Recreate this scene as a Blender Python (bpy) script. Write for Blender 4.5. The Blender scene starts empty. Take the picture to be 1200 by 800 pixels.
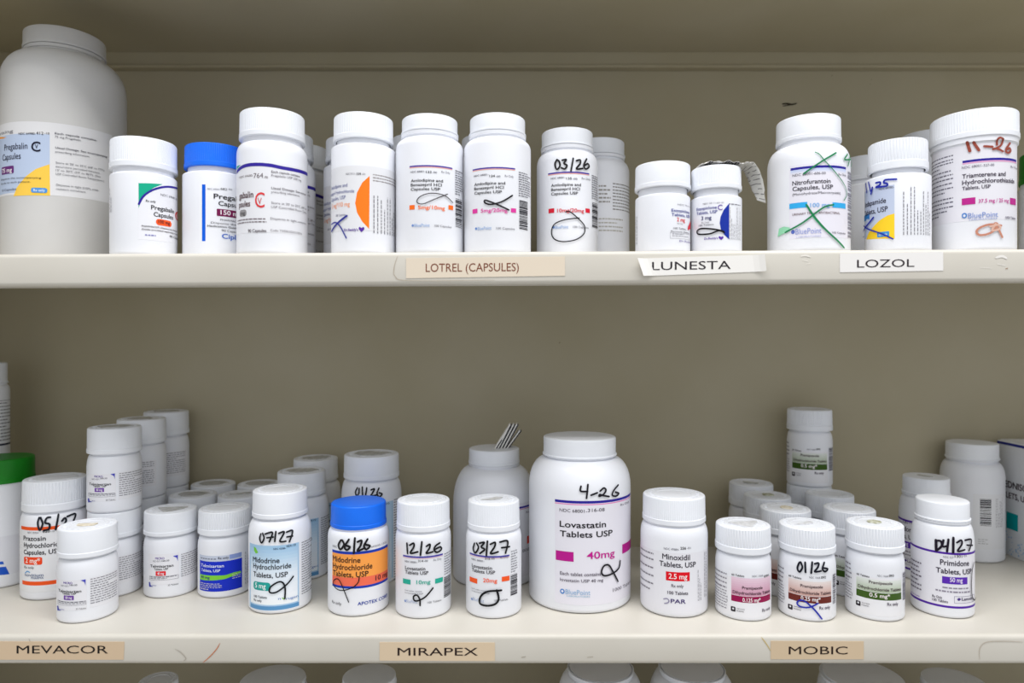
import bpy, bmesh, math, random
from mathutils import Vector
from mathutils.geometry import tessellate_polygon
random.seed(7)
SC = bpy.context.scene
COL = SC.collection
# ------------------------------------------------------------------ camera, light, exposure
F = 800.0                      # focal length in pixels of the 1200 px wide frame (24 mm)
ZC = 1.40                      # camera height
YS = 0.5517                    # distance of the shelf edges
YW = 0.790                     # distance of the back wall
cam = bpy.data.cameras.new('camera'); cam.lens = 24; cam.sensor_width = 36; cam.clip_start = 0.02
cam.dof.use_dof = True; cam.dof.focus_distance = 0.60; cam.dof.aperture_fstop = 4.5
camo = bpy.data.objects.new('camera', cam); COL.objects.link(camo)
camo.location = (0, 0, ZC); camo.rotation_euler = (math.pi/2, 0, 0)
SC.camera = camo
SC.view_settings.view_transform = 'Standard'; SC.view_settings.look = 'None'
SC.view_settings.exposure = 0.0; SC.view_settings.gamma = 1.0
SC.view_settings.use_curve_mapping = False
w = bpy.data.worlds.new('room_light'); SC.world = w; w.use_nodes = True
w.node_tree.nodes['Background'].inputs[0].default_value = (0.95, 0.97, 1.0, 1)
w.node_tree.nodes['Background'].inputs[1].default_value = 0.64
def area(name, loc, sx, sy, power, aim, col=(1, 1, 1)):
    l = bpy.data.lights.new(name, 'AREA'); l.shape = 'RECTANGLE'; l.size = sx; l.size_y = sy
    l.energy = power; l.color = col
    o = bpy.data.objects.new(name, l); COL.objects.link(o); o.location = loc
    o.rotation_euler = (Vector(aim)-Vector(loc)).to_track_quat('-Z', 'Y').to_euler()
area('ceiling_and_fill_lamp', (0.25, 0.05, ZC+1.25), 1.9, 0.50, 26.5, (0.25, 0.14, ZC), (1.0, 0.99, 0.985))

area('ceiling_and_fill_lamp', (0.25, -1.1, ZC+1.25), 1.9, 0.60, 4.0, (0.25, -0.5, ZC), (0.97, 0.985, 1.0))  # weak fill added behind the camera to brighten the back bottles

# ------------------------------------------------------------------ materials
def lin(c):
    c = c/255.0
    return c/12.92 if c <= 0.04045 else ((c+0.055)/1.055)**2.4
MC = {}
def ink(c, rough=0.45):
    k = (tuple(c), rough)
    if k in MC: return MC[k]
    m = bpy.data.materials.new('print_%d_%d_%d' % tuple(c)); m.use_nodes = True
    b = m.node_tree.nodes['Principled BSDF']
    b.inputs['Base Color'].default_value = (lin(c[0]), lin(c[1]), lin(c[2]), 1)
    b.inputs['Roughness'].default_value = rough
    b.inputs['Specular IOR Level'].default_value = 0.18
    MC[k] = m; return m
def surf_mat(name, c1, c2, scale, rough, bump=0.0, bscale=200.0, spec=0.4, sss=0.0):
    m = bpy.data.materials.new(name); m.use_nodes = True
    nt = m.node_tree; b = nt.nodes['Principled BSDF']
    tc = nt.nodes.new('ShaderNodeTexCoord'); n = nt.nodes.new('ShaderNodeTexNoise')
    n.inputs['Scale'].default_value = scale; n.inputs['Detail'].default_value = 5
    nt.links.new(tc.outputs['Object'], n.inputs['Vector'])
    r = nt.nodes.new('ShaderNodeValToRGB')
    r.color_ramp.elements[0].position = 0.35; r.color_ramp.elements[1].position = 0.65
    r.color_ramp.elements[0].color = tuple(lin(x) for x in c1)+(1,)
    r.color_ramp.elements[1].color = tuple(lin(x) for x in c2)+(1,)
    nt.links.new(n.outputs['Fac'], r.inputs['Fac']); nt.links.new(r.outputs['Color'], b.inputs['Base Color'])
    b.inputs['Roughness'].default_value = rough; b.inputs['Specular IOR Level'].default_value = spec
    if bump:
        n2 = nt.nodes.new('ShaderNodeTexNoise'); n2.inputs['Scale'].default_value = bscale
        nt.links.new(tc.outputs['Object'], n2.inputs['Vector'])
        bp = nt.nodes.new('ShaderNodeBump'); bp.inputs['Strength'].default_value = bump
        bp.inputs['Distance'].default_value = 0.0006
        nt.links.new(n2.outputs['Fac'], bp.inputs['Height']); nt.links.new(bp.outputs['Normal'], b.inputs['Normal'])
    return m
M_WALL = surf_mat('painted_wall', (175, 166, 139), (183, 175, 151), 5.0, 0.6, 0.12, 90)
M_SHELF = surf_mat('shelf_enamel', (206, 201, 190), (212, 208, 198), 7.0, 0.4, 0.08, 60)
M_BODY = surf_mat('white_plastic', (235, 237, 243), (238, 240, 246), 30.0, 0.34, 0.03, 300, 0.4)
M_CAP = surf_mat('cap_plastic', (234, 237, 243), (238, 241, 247), 40.0, 0.42, 0.03, 400, 0.35)
M_JAR = surf_mat('jar_plastic', (205, 204, 202), (210, 209, 207), 20.0, 0.36, 0.03, 300, 0.4)
M_BLUE = surf_mat('blue_plastic', (0, 106, 236), (4, 112, 242), 40.0, 0.42, 0.03, 400)
M_GREEN = surf_mat('green_plastic', (0, 124, 8), (0, 132, 14), 40.0, 0.42, 0.03, 400)
M_FOIL = surf_mat('seal_foil', (168, 168, 166), (205, 205, 204), 220.0, 0.35, 0.3, 500)
M_CREAM = surf_mat('seal_cream', (214, 200, 170), (236, 230, 215), 220.0, 0.5)
M_CLEAR = surf_mat('seal_clear', (205, 206, 208), (232, 233, 236), 260.0, 0.3, 0.3, 500)
M_OLIVE = surf_mat('seal_olive', (150, 150, 110), (225, 226, 215), 320.0, 0.5)
M_PAPER = surf_mat('leaflet_paper', (226, 225, 220), (234, 233, 229), 80.0, 0.7)
M_CARTON = surf_mat('carton_board', (226, 228, 231), (231, 233, 236), 60.0, 0.55)

# ------------------------------------------------------------------ mesh helpers
class MB:
    def __init__(s): s.v = []; s.f = []; s.m = []; s.mats = []
    def mi(s, mat):
        if mat not in s.mats: s.mats.append(mat)
        return s.mats.index(mat)
    def add(s, vs, fs, mat):
        o = len(s.v); s.v += [tuple(x) for x in vs]; k = s.mi(mat)
        for f in fs: s.f.append([i+o for i in f]); s.m.append(k)
    def box(s, a, b, mat):
        x0, y0, z0 = a; x1, y1, z1 = b
        s.add([(x0,y0,z0),(x1,y0,z0),(x1,y1,z0),(x0,y1,z0),(x0,y0,z1),(x1,y0,z1),(x1,y1,z1),(x0,y1,z1)],
              [(0,3,2,1),(4,5,6,7),(0,1,5,4),(1,2,6,5),(2,3,7,6),(3,0,4,7)], mat)
    def build(s, name, parent=None, smooth=False, sharp=35):
        me = bpy.data.meshes.new(name); me.from_pydata(s.v, [], s.f)
        for m in s.mats: me.materials.append(m)
        me.polygons.foreach_set('material_index', s.m)
        if smooth:
            me.polygons.foreach_set('use_smooth', [True]*len(s.f))
        me.update()
        if smooth: me.set_sharp_from_angle(angle=math.radians(sharp))
        o = bpy.data.objects.new(name, me); COL.objects.link(o)
        if parent is not None: o.parent = parent
        return o
def lathe(prof, segs, mat, mb, rib=None):
    """prof: (r, z, ribbed 0..1); rib: (count, depth)"""
    vs = []; fs = []; rows = []
    for r, z, q in prof:
        if r < 1e-6:
            rows.append([len(vs)]); vs.append((0, 0, z)); continue
        row = []
        for i in range(segs):
            a = 2*math.pi*i/segs; rr = r
            if rib and q:
                ph = (i*rib[0]/segs) % 1.0
                rr = r - rib[1]*q*(1.0 if ph > 0.62 else 0.0)
            row.append(len(vs)); vs.append((rr*math.sin(a), -rr*math.cos(a), z))
        rows.append(row)
    for a, b in zip(rows[:-1], rows[1:]):
        for i in range(segs):
            j = (i+1) % segs
            if len(a) == 1 and len(b) == 1: continue
            if len(a) == 1: fs.append((a[0], b[j], b[i]))
            elif len(b) == 1: fs.append((a[i], a[j], b[0]))
            else: fs.append((a[i], a[j], b[j], b[i]))
    mb.add(vs, fs, mat)
def tag(o, label, cat, group=None, kind=None):
    if label: o['label'] = label
    if cat: o['category'] = cat
    if group: o['group'] = group
    if kind: o['kind'] = kind
    return o
def empty(name, loc):
    o = bpy.data.objects.new(name, None); o.empty_display_size = 0.02
    COL.objects.link(o); o.location = loc; return o

# ------------------------------------------------------------------ lettering: glyph outlines of the built-in font
GL = {}
def load_glyphs():
    chars = sorted(set("ABCDEFGHIJKLMNOPQRSTUVWXYZabcdefghijklmnopqrstuvwxyz0123456789.,:;-/()*'% +"))
    obs = []
    for bold in (0, 1):
        for ch in chars:
            for s in (ch, 'I'+ch+'I'):
                cu = bpy.data.curves.new('g', 'FONT'); cu.body = s; cu.resolution_u = 3
                cu.offset = (0.0 if ch in 'MN' else 0.013) if bold else 0.0
                o = bpy.data.objects.new('g', cu); COL.objects.link(o); obs.append((ch, bold, len(s), o))
        cu = bpy.data.curves.new('g', 'FONT'); cu.body = 'II'; cu.offset = 0.013 if bold else 0
        o = bpy.data.objects.new('g', cu); COL.objects.link(o); obs.append(('II', bold, 2, o))
    dg = bpy.context.evaluated_depsgraph_get(); dg.update()
    raw = {}
    for ch, bold, n, o in obs:
        me = bpy.data.meshes.new_from_object(o.evaluated_get(dg))
        vs = [(v.co.x, v.co.y) for v in me.vertices]; fs = [list(p.vertices) for p in me.polygons]
        raw[(ch, bold, n)] = (vs, fs); bpy.data.meshes.remove(me)
    for ch in 'MN':                       # heavier strokes for the two letters whose outline cannot be swollen
        vs, fs = raw[(ch, 1, 1)]; n = len(vs)
        raw[(ch, 1, 1)] = ([(x-.012, y) for x, y in vs]+[(x+.012, y) for x, y in vs], fs+[[i+n for i in f] for f in fs])
    for ch, bold, n, o in obs:
        cu = o.data; bpy.data.objects.remove(o); bpy.data.curves.remove(cu)
    def span(k):
        xs = [v[0] for v in raw[k][0]]; return (max(xs)-min(xs)) if xs else 0.0
    for bold in (0, 1):
        base = span(('II', bold, 2))
        for ch in chars:
            GL[(ch, bold)] = (raw[(ch, bold, 1)][0], raw[(ch, bold, 1)][1], span((ch, bold, 3))-base)
load_glyphs()
CAPH = max(v[1] for v in GL[('H', 0)][0])
def layout(s, bold=0):
    """-> verts scaled so cap height is 1, faces, total width"""
    x = 0.0; V = []; Fc = []
    for ch in s:
        vs, fs, adv = GL[(ch, bold)]
        o = len(V); V += [(x+a, b) for a, b in vs]; Fc += [[i+o for i in f] for f in fs]; x += adv
    V = [(a/CAPH, b/CAPH) for a, b in V]
    xs = [v[0] for v in V]; x0 = min(xs); W = max(xs)-x0
    return [(a-x0, b) for a, b in V], Fc, W

# ------------------------------------------------------------------ bottles
class Surf:
    """the printed surface of a bottle: photo pixel -> angle and height on the body"""
    def __init__(s, X, Y, zb, prof): s.X, s.Y, s.zb, s.prof = X, Y, zb, prof
    def R(s, z):
        p = s.prof
        if z <= p[0][1]: return p[0][0]
        for (r0, z0), (r1, z1) in zip(p[:-1], p[1:]):
            if z <= z1: return r0 + (r1-r0)*(z-z0)/max(1e-9, z1-z0)
        return p[-1][0]
    def at(s, px, py):
        u = (px-600)/F; v = (400-py)/F; R = s.prof[0][0]
        for _ in range(6):
            A = u*u+1; B = u*s.X+s.Y; C = s.X**2+s.Y**2-R*R
            d = B*B-A*C
            t = (B-math.sqrt(d))/A if d > 0 else B/A
            z = ZC + v*t - s.zb
            R = s.R(z)
        th = math.atan2(u*t-s.X, -(t-s.Y))
        return th, z, t
    def p(s, th, z, off):
        r = s.R(z)+off
        return (r*math.sin(th), -r*math.cos(th), z)

def rrect(x0, y0, x1, y1, r):
    pts = []
    for cx, cy, a0 in ((x1-r, y0+r, -90), (x1-r, y1-r, 0), (x0+r, y1-r, 90), (x0+r, y0+r, 180)):
        for k in range(5):
            a = math.radians(a0+k*22.5); pts.append((cx+r*math.cos(a), cy+r*math.sin(a)))
    return pts
def catmull(pts, n=6):
    if len(pts) < 3: return pts
    P = [pts[0]]+list(pts)+[pts[-1]]; out = []
    for i in range(1, len(P)-2):
        p0, p1, p2, p3 = P[i-1:i+3]
        for k in range(n):
            t = k/n
            out.append(tuple(0.5*((2*p1[j])+(-p0[j]+p2[j])*t+(2*p0[j]-5*p1[j]+4*p2[j]-p3[j])*t*t+(-p0[j]+3*p1[j]-3*p2[j]+p3[j])*t**3) for j in (0, 1)))
    out.append(P[-2]); return out
def clip(poly, axis, val, keep_gt):
    out = []
    for i in range(len(poly)):
        a = poly[i]; b = poly[(i+1) % len(poly)]
        ia = (a[axis] >= val) == keep_gt; ib = (b[axis] >= val) == keep_gt
        if ia: out.append(a)
        if ia != ib:
            t = (val-a[axis])/(b[axis]-a[axis]); out.append((a[0]+(b[0]-a[0])*t, a[1]+(b[1]-a[1])*t))
    return out
STEP = math.radians(2.0)
class Printer:
    def __init__(s, sf, crop):
        s.sf = sf; s.mb = MB(); s.n = 0; s.ox, s.oy, s.k = crop
    first = None
    def split(s, name='handwriting'):
        s.first = name; s.mb.build(name, s.root); s.mb = MB()
    def px(s, x, y): return s.ox+x/s.k, s.oy+y/s.k
    def at(s, x, y): return s.sf.at(*s.px(x, y))
    def off(s):
        s.n += 1; return 0.00008+0.000016*s.n
    def band(s, th0, th1, z0, z1, off, mat):
        n = max(1, int(abs(th1-th0)/STEP)+1); vs = []
        for i in range(n+1):
            th = th0+(th1-th0)*i/n
            vs += [s.sf.p(th, z0, off), s.sf.p(th, z1, off)]
        s.mb.add(vs, [(2*i, 2*i+2, 2*i+3, 2*i+1) for i in range(n)], mat)
    def rect(s, x0, y0, x1, y1, c, off=None):
        a = s.at(x0, y0); b = s.at(x0, y1); e = s.at(x1, y0); fl = s.sf.prof[0][1]
        s.band(a[0], e[0], max(b[1], fl+.0006), max(a[1], fl+.0008), off or s.off(), ink(c))
    def grad(s, x0, y0, x1, y1, c0, c1, n=9):
        a = s.at(x0, y0); b = s.at(x0, y1); e = s.at(x1, y0); off = s.off()
        for i in range(n):
            t = (i+.5)/n; c = tuple(int(c0[j]+(c1[j]-c0[j])*t) for j in range(3))
            s.band(a[0], e[0], a[1]+(b[1]-a[1])*(i+1)/n, a[1]+(b[1]-a[1])*i/n, off, ink(c))
    def poly_tz(s, pts, mat, off):
        lo = min(p[0] for p in pts); hi = max(p[0] for p in pts)
        n = max(1, int((hi-lo)/STEP)+1)
        for i in range(n):
            a = lo+(hi-lo)*i/n; b = lo+(hi-lo)*(i+1)/n
            q = clip(clip(pts, 0, a-1e-9, True), 0, b+1e-9, False)
            if len(q) < 3: continue
            tr = tessellate_polygon([[Vector((x, y, 0)) for x, y in q]])
            s.mb.add([s.sf.p(th, z, off) for th, z in q], [tuple(t) for t in tr], mat)
    def poly(s, pts, c):
        s.poly_tz([s.at(*p)[:2] for p in pts], ink(c), s.off())
    def pill(s, x0, y0, x1, y1, c, r=None):
        a = s.at(x0, y0); b = s.at(x0, y1); e = s.at(x1, y0); R = s.sf.prof[0][0]
        w_, h_ = (e[0]-a[0])*R, a[1]-b[1]
        r = min(w_, h_)*(0.45 if r is None else r)
        s.poly_tz([(a[0]+x/R, b[1]+y) for x, y in rrect(0, 0, w_, h_, r)], ink(c), s.off())
    def text(s, t, x0, y, x1, h, c, bold=0):
        V, Fc, W = layout(t, bold); R = s.sf.prof[0][0]
        if x0 is None:                       # anchored at its right end, natural width
            e = s.at(x1, y); hz = h/s.k/F*e[2]; wd = W*hz*0.82
            th0 = e[0]-wd/R; th1 = e[0]; z = e[1]
        else:
            a = s.at(x0, y); e = s.at(x1, y); th0, th1, z = a[0], e[0], a[1]
            hz = h/s.k/F*a[2]
        off = s.off()+0.00012
        s.mb.add([s.sf.p(th0+(th1-th0)*vx/W, z+vy*hz, off) for vx, vy in V], Fc, ink(c))
    def para(s, x0, y0, x1, y1, n, c=(132, 132, 140), thick=0.30, gaps=()):
        """rows of small print too fine to read, as word-long dashes"""
        a = s.at(x0, y0); b = s.at(x0, y1); e = s.at(x1, y0); R = s.sf.prof[0][0]; off = s.off()+.00004
        for i in range(n):
            if i in gaps: continue
            z1 = a[1]+(b[1]-a[1])*i/n; hz = (a[1]-b[1])/n*thick
            th = a[0]; end = e[0] if random.random() < .75 else a[0]+(e[0]-a[0])*random.uniform(.5, .95)
            while th < end-0.01:
                l = random.uniform(0.0012, 0.0038)/R
                s.band(th, min(end, th+l), z1-hz, z1, off, ink(c)); th += l+0.0007/R
    def vpara(s, x0, y0, x1, y1, n, c=(138, 136, 142), thick=0.28):
        a = s.at(x0, y0); b = s.at(x0, y1); e = s.at(x1, y0); off = s.off()+.00004
        for i in range(n):
            t0 = a[0]+(e[0]-a[0])*i/n; t1 = t0+(e[0]-a[0])/n*thick
            z = b[1]; end = a[1]-(a[1]-b[1])*random.choice((0, 0, .1, .35, .5))
            while z < end:
                l = random.uniform(0.0012, 0.0036); s.band(t0, t1, z, min(end, z+l), off, ink(c)); z += l+0.0008
    def ladder(s, x0, y0, x1, y1, c=(45, 45, 52)):
        a = s.at(x0, y0); b = s.at(x0, y1); e = s.at(x1, y0); off = s.off()
        z = b[1]; u = (a[1]-b[1])/58
        while z < a[1]:
            hz = u*random.choice((1, 1, 2, 3)); s.band(a[0], e[0], z, min(a[1], z+hz), off, ink(c))
            z += hz+u*random.choice((1, 1, 2))
    def frame(s, x0, y0, x1, y1, c, t=1.5):
        s.rect(x0, y0, x1, y0+t, c); s.rect(x0, y1-t, x1, y1, c); s.rect(x0, y0, x0+t, y1, c)
        a = s.at(x0, y0); b = s.at(x0, y1); e = s.at(x1, y0); R = s.sf.prof[0][0]
        s.band(e[0]-0.0003/R, e[0], b[1], a[1], s.off(), ink(c))
    def stroke(s, pts, wd, c):
        P = [s.at(*p) for p in pts]; R = s.sf.prof[0][0]
        hw = 0.66*wd/s.k/F*P[0][2]
        Q0 = catmull([(q[0]*R, q[1]) for q in P]); off = s.off()+0.0001; vs = []; Q = [Q0[0]]
        for a, b in zip(Q0[:-1], Q0[1:]):
            k = int(abs(b[0]-a[0])/R/math.radians(1.5))+1
            Q += [(a[0]+(b[0]-a[0])*j/k, a[1]+(b[1]-a[1])*j/k) for j in range(1, k+1)]
        for i, q in enumerate(Q):
            a = Q[max(0, i-1)]; b = Q[min(len(Q)-1, i+1)]
            dx, dy = b[0]-a[0], b[1]-a[1]; l = math.hypot(dx, dy) or 1e-9
            nx, ny = -dy/l*hw, dx/l*hw
            vs += [s.sf.p((q[0]+nx)/R, q[1]+ny, off), s.sf.p((q[0]-nx)/R, q[1]-ny, off)]
        s.mb.add(vs, [(2*i, 2*i+1, 2*i+3, 2*i+2) for i in range(len(Q)-1)], ink(c, 0.5))
        for q in (Q[0], Q[-1]):
            s.mb.add([s.sf.p((q[0]+hw*math.cos(k*.7854))/R, q[1]+hw*math.sin(k*.7854), off) for k in range(8)], [tuple(range(8))], ink(c, 0.5))

def cap_mesh(rc, z0, z1, style, mat, name, parent):
    mb = MB(); h = z1-z0; ew = min(0.0016, h*.12)
    if style == 'coarse': rib = (60, 0.0006); segs = 60*5
    elif style == 'fine': rib = (92, 0.00034); segs = 92*5
    else: rib = None; segs = 96
    ri = rc*0.90
    pr = [(ri, z0+0.001, 0), (ri, z0, 0), (rc-.0003, z0, 0), (rc, z0+.0004, 0)]
    if style == 'coarse': pr += [(rc, z0+h*.24, 0), (rc-.0006, z0+h*.26, 0), (rc-.0004, z0+h*.29, 1), (rc-.0007, z1-ew, 1)]
    elif style == 'fine': pr += [(rc, z0+h*.18, 0), (rc-.0004, z0+h*.20, 0), (rc-.0004, z0+h*.22, 1), (rc-.0006, z1-ew, 1)]
    elif style == 'bead': pr += [(rc, z0+.0014, 0), (rc-.0009, z0+.0018, 0), (rc-.0009, z1-ew, 0)]
    else: pr += [(rc, z0+h*.16, 0), (rc-.0004, z0+h*.18, 0), (rc-.0006, z1-ew, 0)]
    re = pr[-1][0]
    for k in (1, 2, 3): 
        a = k*math.pi/6; pr.append((re-ew*(1-math.cos(a)), z1-ew+ew*math.sin(a), 0))
    if style in ('bead', 'plain'):
        pr += [(rc*.80, z1+.0001, 0), (0, z1+.0001, 0)]
    else:
        pr += [(rc*.84, z1, 0), (rc*.82, z1-.0005, 0), (rc*.68, z1-.0005, 0), (rc*.67, z1-.0001, 0), (rc*.56, z1-.0001, 0), (rc*.55, z1-.0005, 0), (0, z1-.0005, 0)]
    lathe(pr, segs, mat, mb, rib)
    if style in ('coarse', 'fine', 'smooth'):   # short raised strokes of the embossed ring on the lid
        for k in range(22):
            a = 2*math.pi*(k+.2)/22
            if random.random() < .15: continue
            for rr0, rr1 in ((.70, .79),):
                c0, s0 = math.cos(a), math.sin(a); c1, s1 = math.cos(a+.10), math.sin(a+.10)
                q = [(rc*rr0*s0, -rc*rr0*c0), (rc*rr1*s0, -rc*rr1*c0), (rc*rr1*s1, -rc*rr1*c1), (rc*rr0*s1, -rc*rr0*c1)]
                mb.add([(x, y, z1-.0006) for x, y in q]+[(x, y, z1-.0001) for x, y in q], [(4,5,6,7),(0,1,5,4),(1,2,6,5),(2,3,7,6),(3,0,4,7)], mat)
    return mb.build(name, parent, True, 28)
def seal(cap, rc, z1, pts, mat, name='cap_seal', lift=0.0):
    """torn remnant of the foil seal lying on the lid; pts in cap radii"""
    mb = MB(); n = len(pts)
    vs = [(x*rc, y*rc, z1+.0001+lift) for x, y in pts]+[(x*rc*.98, y*rc*.98, z1+.0005+lift+.0006*random.random()) for x, y in pts]
    mb.add(vs, [tuple(range(n))[::-1], tuple(range(n, 2*n))]+[(i, (i+1) % n, n+(i+1) % n, n+i) for i in range(n)], mat)
    o = mb.build(name, cap); o['label'] = 'torn grey seal remnant on the lid' if mat is M_FOIL else 'torn pale seal remnant on the lid'
    return o
SEALS = {
 'flap': [(-.62,-.15),(-.2,-.55),(.3,-.42),(.72,.1),(.35,.35),(-.2,.42),(-.55,.25)],
 'tri':  [(-.55,.05),(.55,.30),(.62,.18),(.12,-.62),(-.05,-.55)],
 'bar':  [(-.38,.02),(.32,.10),(.34,-.18),(-.05,-.30),(-.30,-.22)],
 'dot':  [(.26*math.cos(k*.628)+.02, .24*math.sin(k*.628)+.05) for k in range(10)],
 'smear': [(-.5,-.1),(-.1,.05),(.1,.3),(.35,.28),(.25,.02),(-.1,-.18)],
}
ALL = []
def bottle(label, body, cap, top, rim, sh, base=None, Yf=None, zb=0.0, style='smooth', capmat=None, bodymat=None,
           crop=None, art=None, note=None, group=None, neck=.88, collar=False, sealkind=None, sealmat=None, name='pill_bottle', gap=None):
    capmat = capmat or M_CAP; bodymat = bodymat or M_BODY
    if Yf is None: Yf = F*(ZC-zb)/(base-400)
    p0, p1 = math.atan((body[0]-600)/F), math.atan((body[1]-600)/F)
    ph = (p0+p1)/2; hf = (p1-p0)/2
    D = Yf/(math.cos(ph)-math.sin(hf)*.94)
    r = D*math.sin(hf); X, Y = D*math.sin(ph), D*math.cos(ph)
    c0, c1 = math.atan((cap[0]-600)/F), math.atan((cap[1]-600)/F)
    rc = D*math.sin((c1-c0)/2)
    zt = ZC + ((400-top)/F*(Y-rc*.95) if top < 400 else -(top-400)/F*(Y+rc*.93)) - zb
    zr = ZC + (400-rim)/F*(Y-rc) - zb
    zs = ZC + (400-sh)/F*Y - zb
    if gap is None: gap = (.0042 if zb > ZC else .0018) + (.0012 if collar else 0)
    rn = rc*neck; zn = zr-gap
    zs = min(zs, zn-.002)
    fl = min(.0036, r*.12)
    prof = [(r, fl)] + [(r, zs)]
    for k in range(1, 9):
        a = k*math.pi/16; prof.append((rn+(r-rn)*math.cos(a), zs+(zn-zs)*math.sin(a)))
    full = [(0, .0008, 0), (r-fl*1.6, .0008, 0), (r-fl*1.15, 0, 0), (r-fl*.85, fl*.04, 0), (r-fl*.5, fl*.17, 0), (r-fl*.2, fl*.44, 0), (r-fl*.05, fl*.72, 0)] + [(a, b, 0) for a, b in prof]
    if collar:
        g = gap*.36; full += [(rn, zn+g, 0), (rn+.0012, zn+g+.0003, 0), (rn+.0014, zr-.0004, 0), (rn, zr, 0)]
    full += [(rn, zr+.002, 0), (0, zr+.002, 0)]
    root = empty(name, (X, Y, zb)); tag(root, label, 'bottle', group)
    mb = MB(); lathe(full, 96, bodymat, mb); mb.build('body', root, True, 40)
    cp = cap_mesh(rc, zr, zt, style, capmat, 'cap', root)
    if sealkind: seal(cp, rc, zt-.0004, SEALS[sealkind], sealmat or M_FOIL)
    sf = Surf(X, Y, zb, prof)
    if art:
        P = Printer(sf, crop); P.root = root; art(P); P.mb.build('label', root)
    if note:
        P = Printer(sf, crop); P.n = 40; P.root = root; note(P); P.split('handwriting' if P.first is None else 'pen_mark')
    info = dict(root=root, X=X, Y=Y, r=r, rc=rc, H=zt, zr=zr, sf=sf, zb=zb, label=label)
    ALL.append(info)
    return info
def dup(info, label, cx, Y, zb, top=None, yaw=0.0, skip=('handwriting', 'pen_mark'), group=None, sealkind=None, sealmat=None):
    src = info['root']; r = src.copy(); COL.objects.link(r)
    X = (cx-600)/F*Y; r.location = (X, Y, zb); r.rotation_euler = (0, 0, yaw)
    r['label'] = label
    if group: r['group'] = group
    H = info['H']; sc = 1.0
    if top is not None:
        z = ZC + ((400-top)/F*(Y-info['rc']*.95) if top < 400 else -(top-400)/F*(Y+info['rc']*.93)) - zb
        sc = max(.96, min(1.07, z/H))
    r.scale = (1, 1, sc)
    for ch in list(src.children):
        if ch.name.split('.')[0] in skip: continue
        c = ch.copy(); COL.objects.link(c); c.parent = r
        if ch.name.split('.')[0] == 'cap' :
            for g in ch.children:
                if sealkind is None:
                    d = g.copy(); COL.objects.link(d); d.parent = c
            if sealkind and sealkind != 'none': seal(c, info['rc'], H-.0004, SEALS[sealkind], sealmat or M_FOIL)
    out = dict(info); out.update(root=r, X=X, Y=Y, zb=zb, H=H*sc, label=label); ALL.append(out)
    return out

# ------------------------------------------------------------------ setting: wall panel and the shelves
ZL = ZC-0.2372                 # top of the lower shelf
ZUP = ZC+0.0728                # top of the upper shelf
ZT = ZC+0.330                  # underside of the topmost shelf
ZB = ZC-0.2372-0.190           # shelf under the lower one
SL = 0.005                     # the upper shelf hangs a touch lower at its right... rises to the right
def zu(X): return ZUP+SL*X
XE = 1.05
mb = MB(); mb.box((-XE-.2, YW, ZB-.15), (XE+.2, YW+.02, ZT+.35), M_WALL)
wall = mb.build('wall_back'); tag(wall, None, None, kind='structure')
mb = MB(); mb.box((-.63, YS-.004, ZB-.15), (-.61, YW, ZT+.35), M_WALL); tag(mb.build('shade_panel_left'), None, None, kind='structure')  # unseen end panel, added to block light and darken the left side
def ribbon_on_plane(pts, wd, y, c, off, parent, name):
    """pen stroke on an upright face at distance y, pts in metres (x, z)"""
    Q = catmull(pts); vs = []
    for i, q in enumerate(Q):
        a = Q[max(0, i-1)]; b = Q[min(len(Q)-1, i+1)]
        dx, dy = b[0]-a[0], b[1]-a[1]; l = math.hypot(dx, dy) or 1e-9
        t = 1-abs(2*i/(len(Q)-1)-1)**3*.7
        nx, ny = -dy/l*wd/2*t, dx/l*wd/2*t
        vs += [(q[0]+nx, y-off, q[1]+ny), (q[0]-nx, y-off, q[1]-ny)]
    m = MB(); m.add(vs, [(2*i, 2*i+1, 2*i+3, 2*i+2) for i in range(len(Q)-1)], ink(c))
    return m.build(name, parent)
def onp(px, py, y): return ((px-600)/F*y, ZC+(400-py)/F*y)
sc = ribbon_on_plane([onp(916, 122, YW), onp(922, 121.5, YW), onp(928, 122.5, YW), onp(934, 121, YW)], .0020, YW, (52, 47, 36), .0004, wall, 'scuff')
ribbon_on_plane([onp(917, 124.5, YW), onp(923, 123.5, YW), onp(929, 122, YW)], .0012, YW, (60, 54, 42), .0005, wall, 'scuff')
for x, y, s_ in ((974, 89, .0016), (1020, 94, .0014), (655, 402, .0018), (1019, 99, .0012)):
    a = onp(x, y, YW); ribbon_on_plane([a, (a[0]+s_, a[1]+s_*.6)], s_, YW, (110, 102, 82), .0004, wall, 'scuff')

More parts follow.
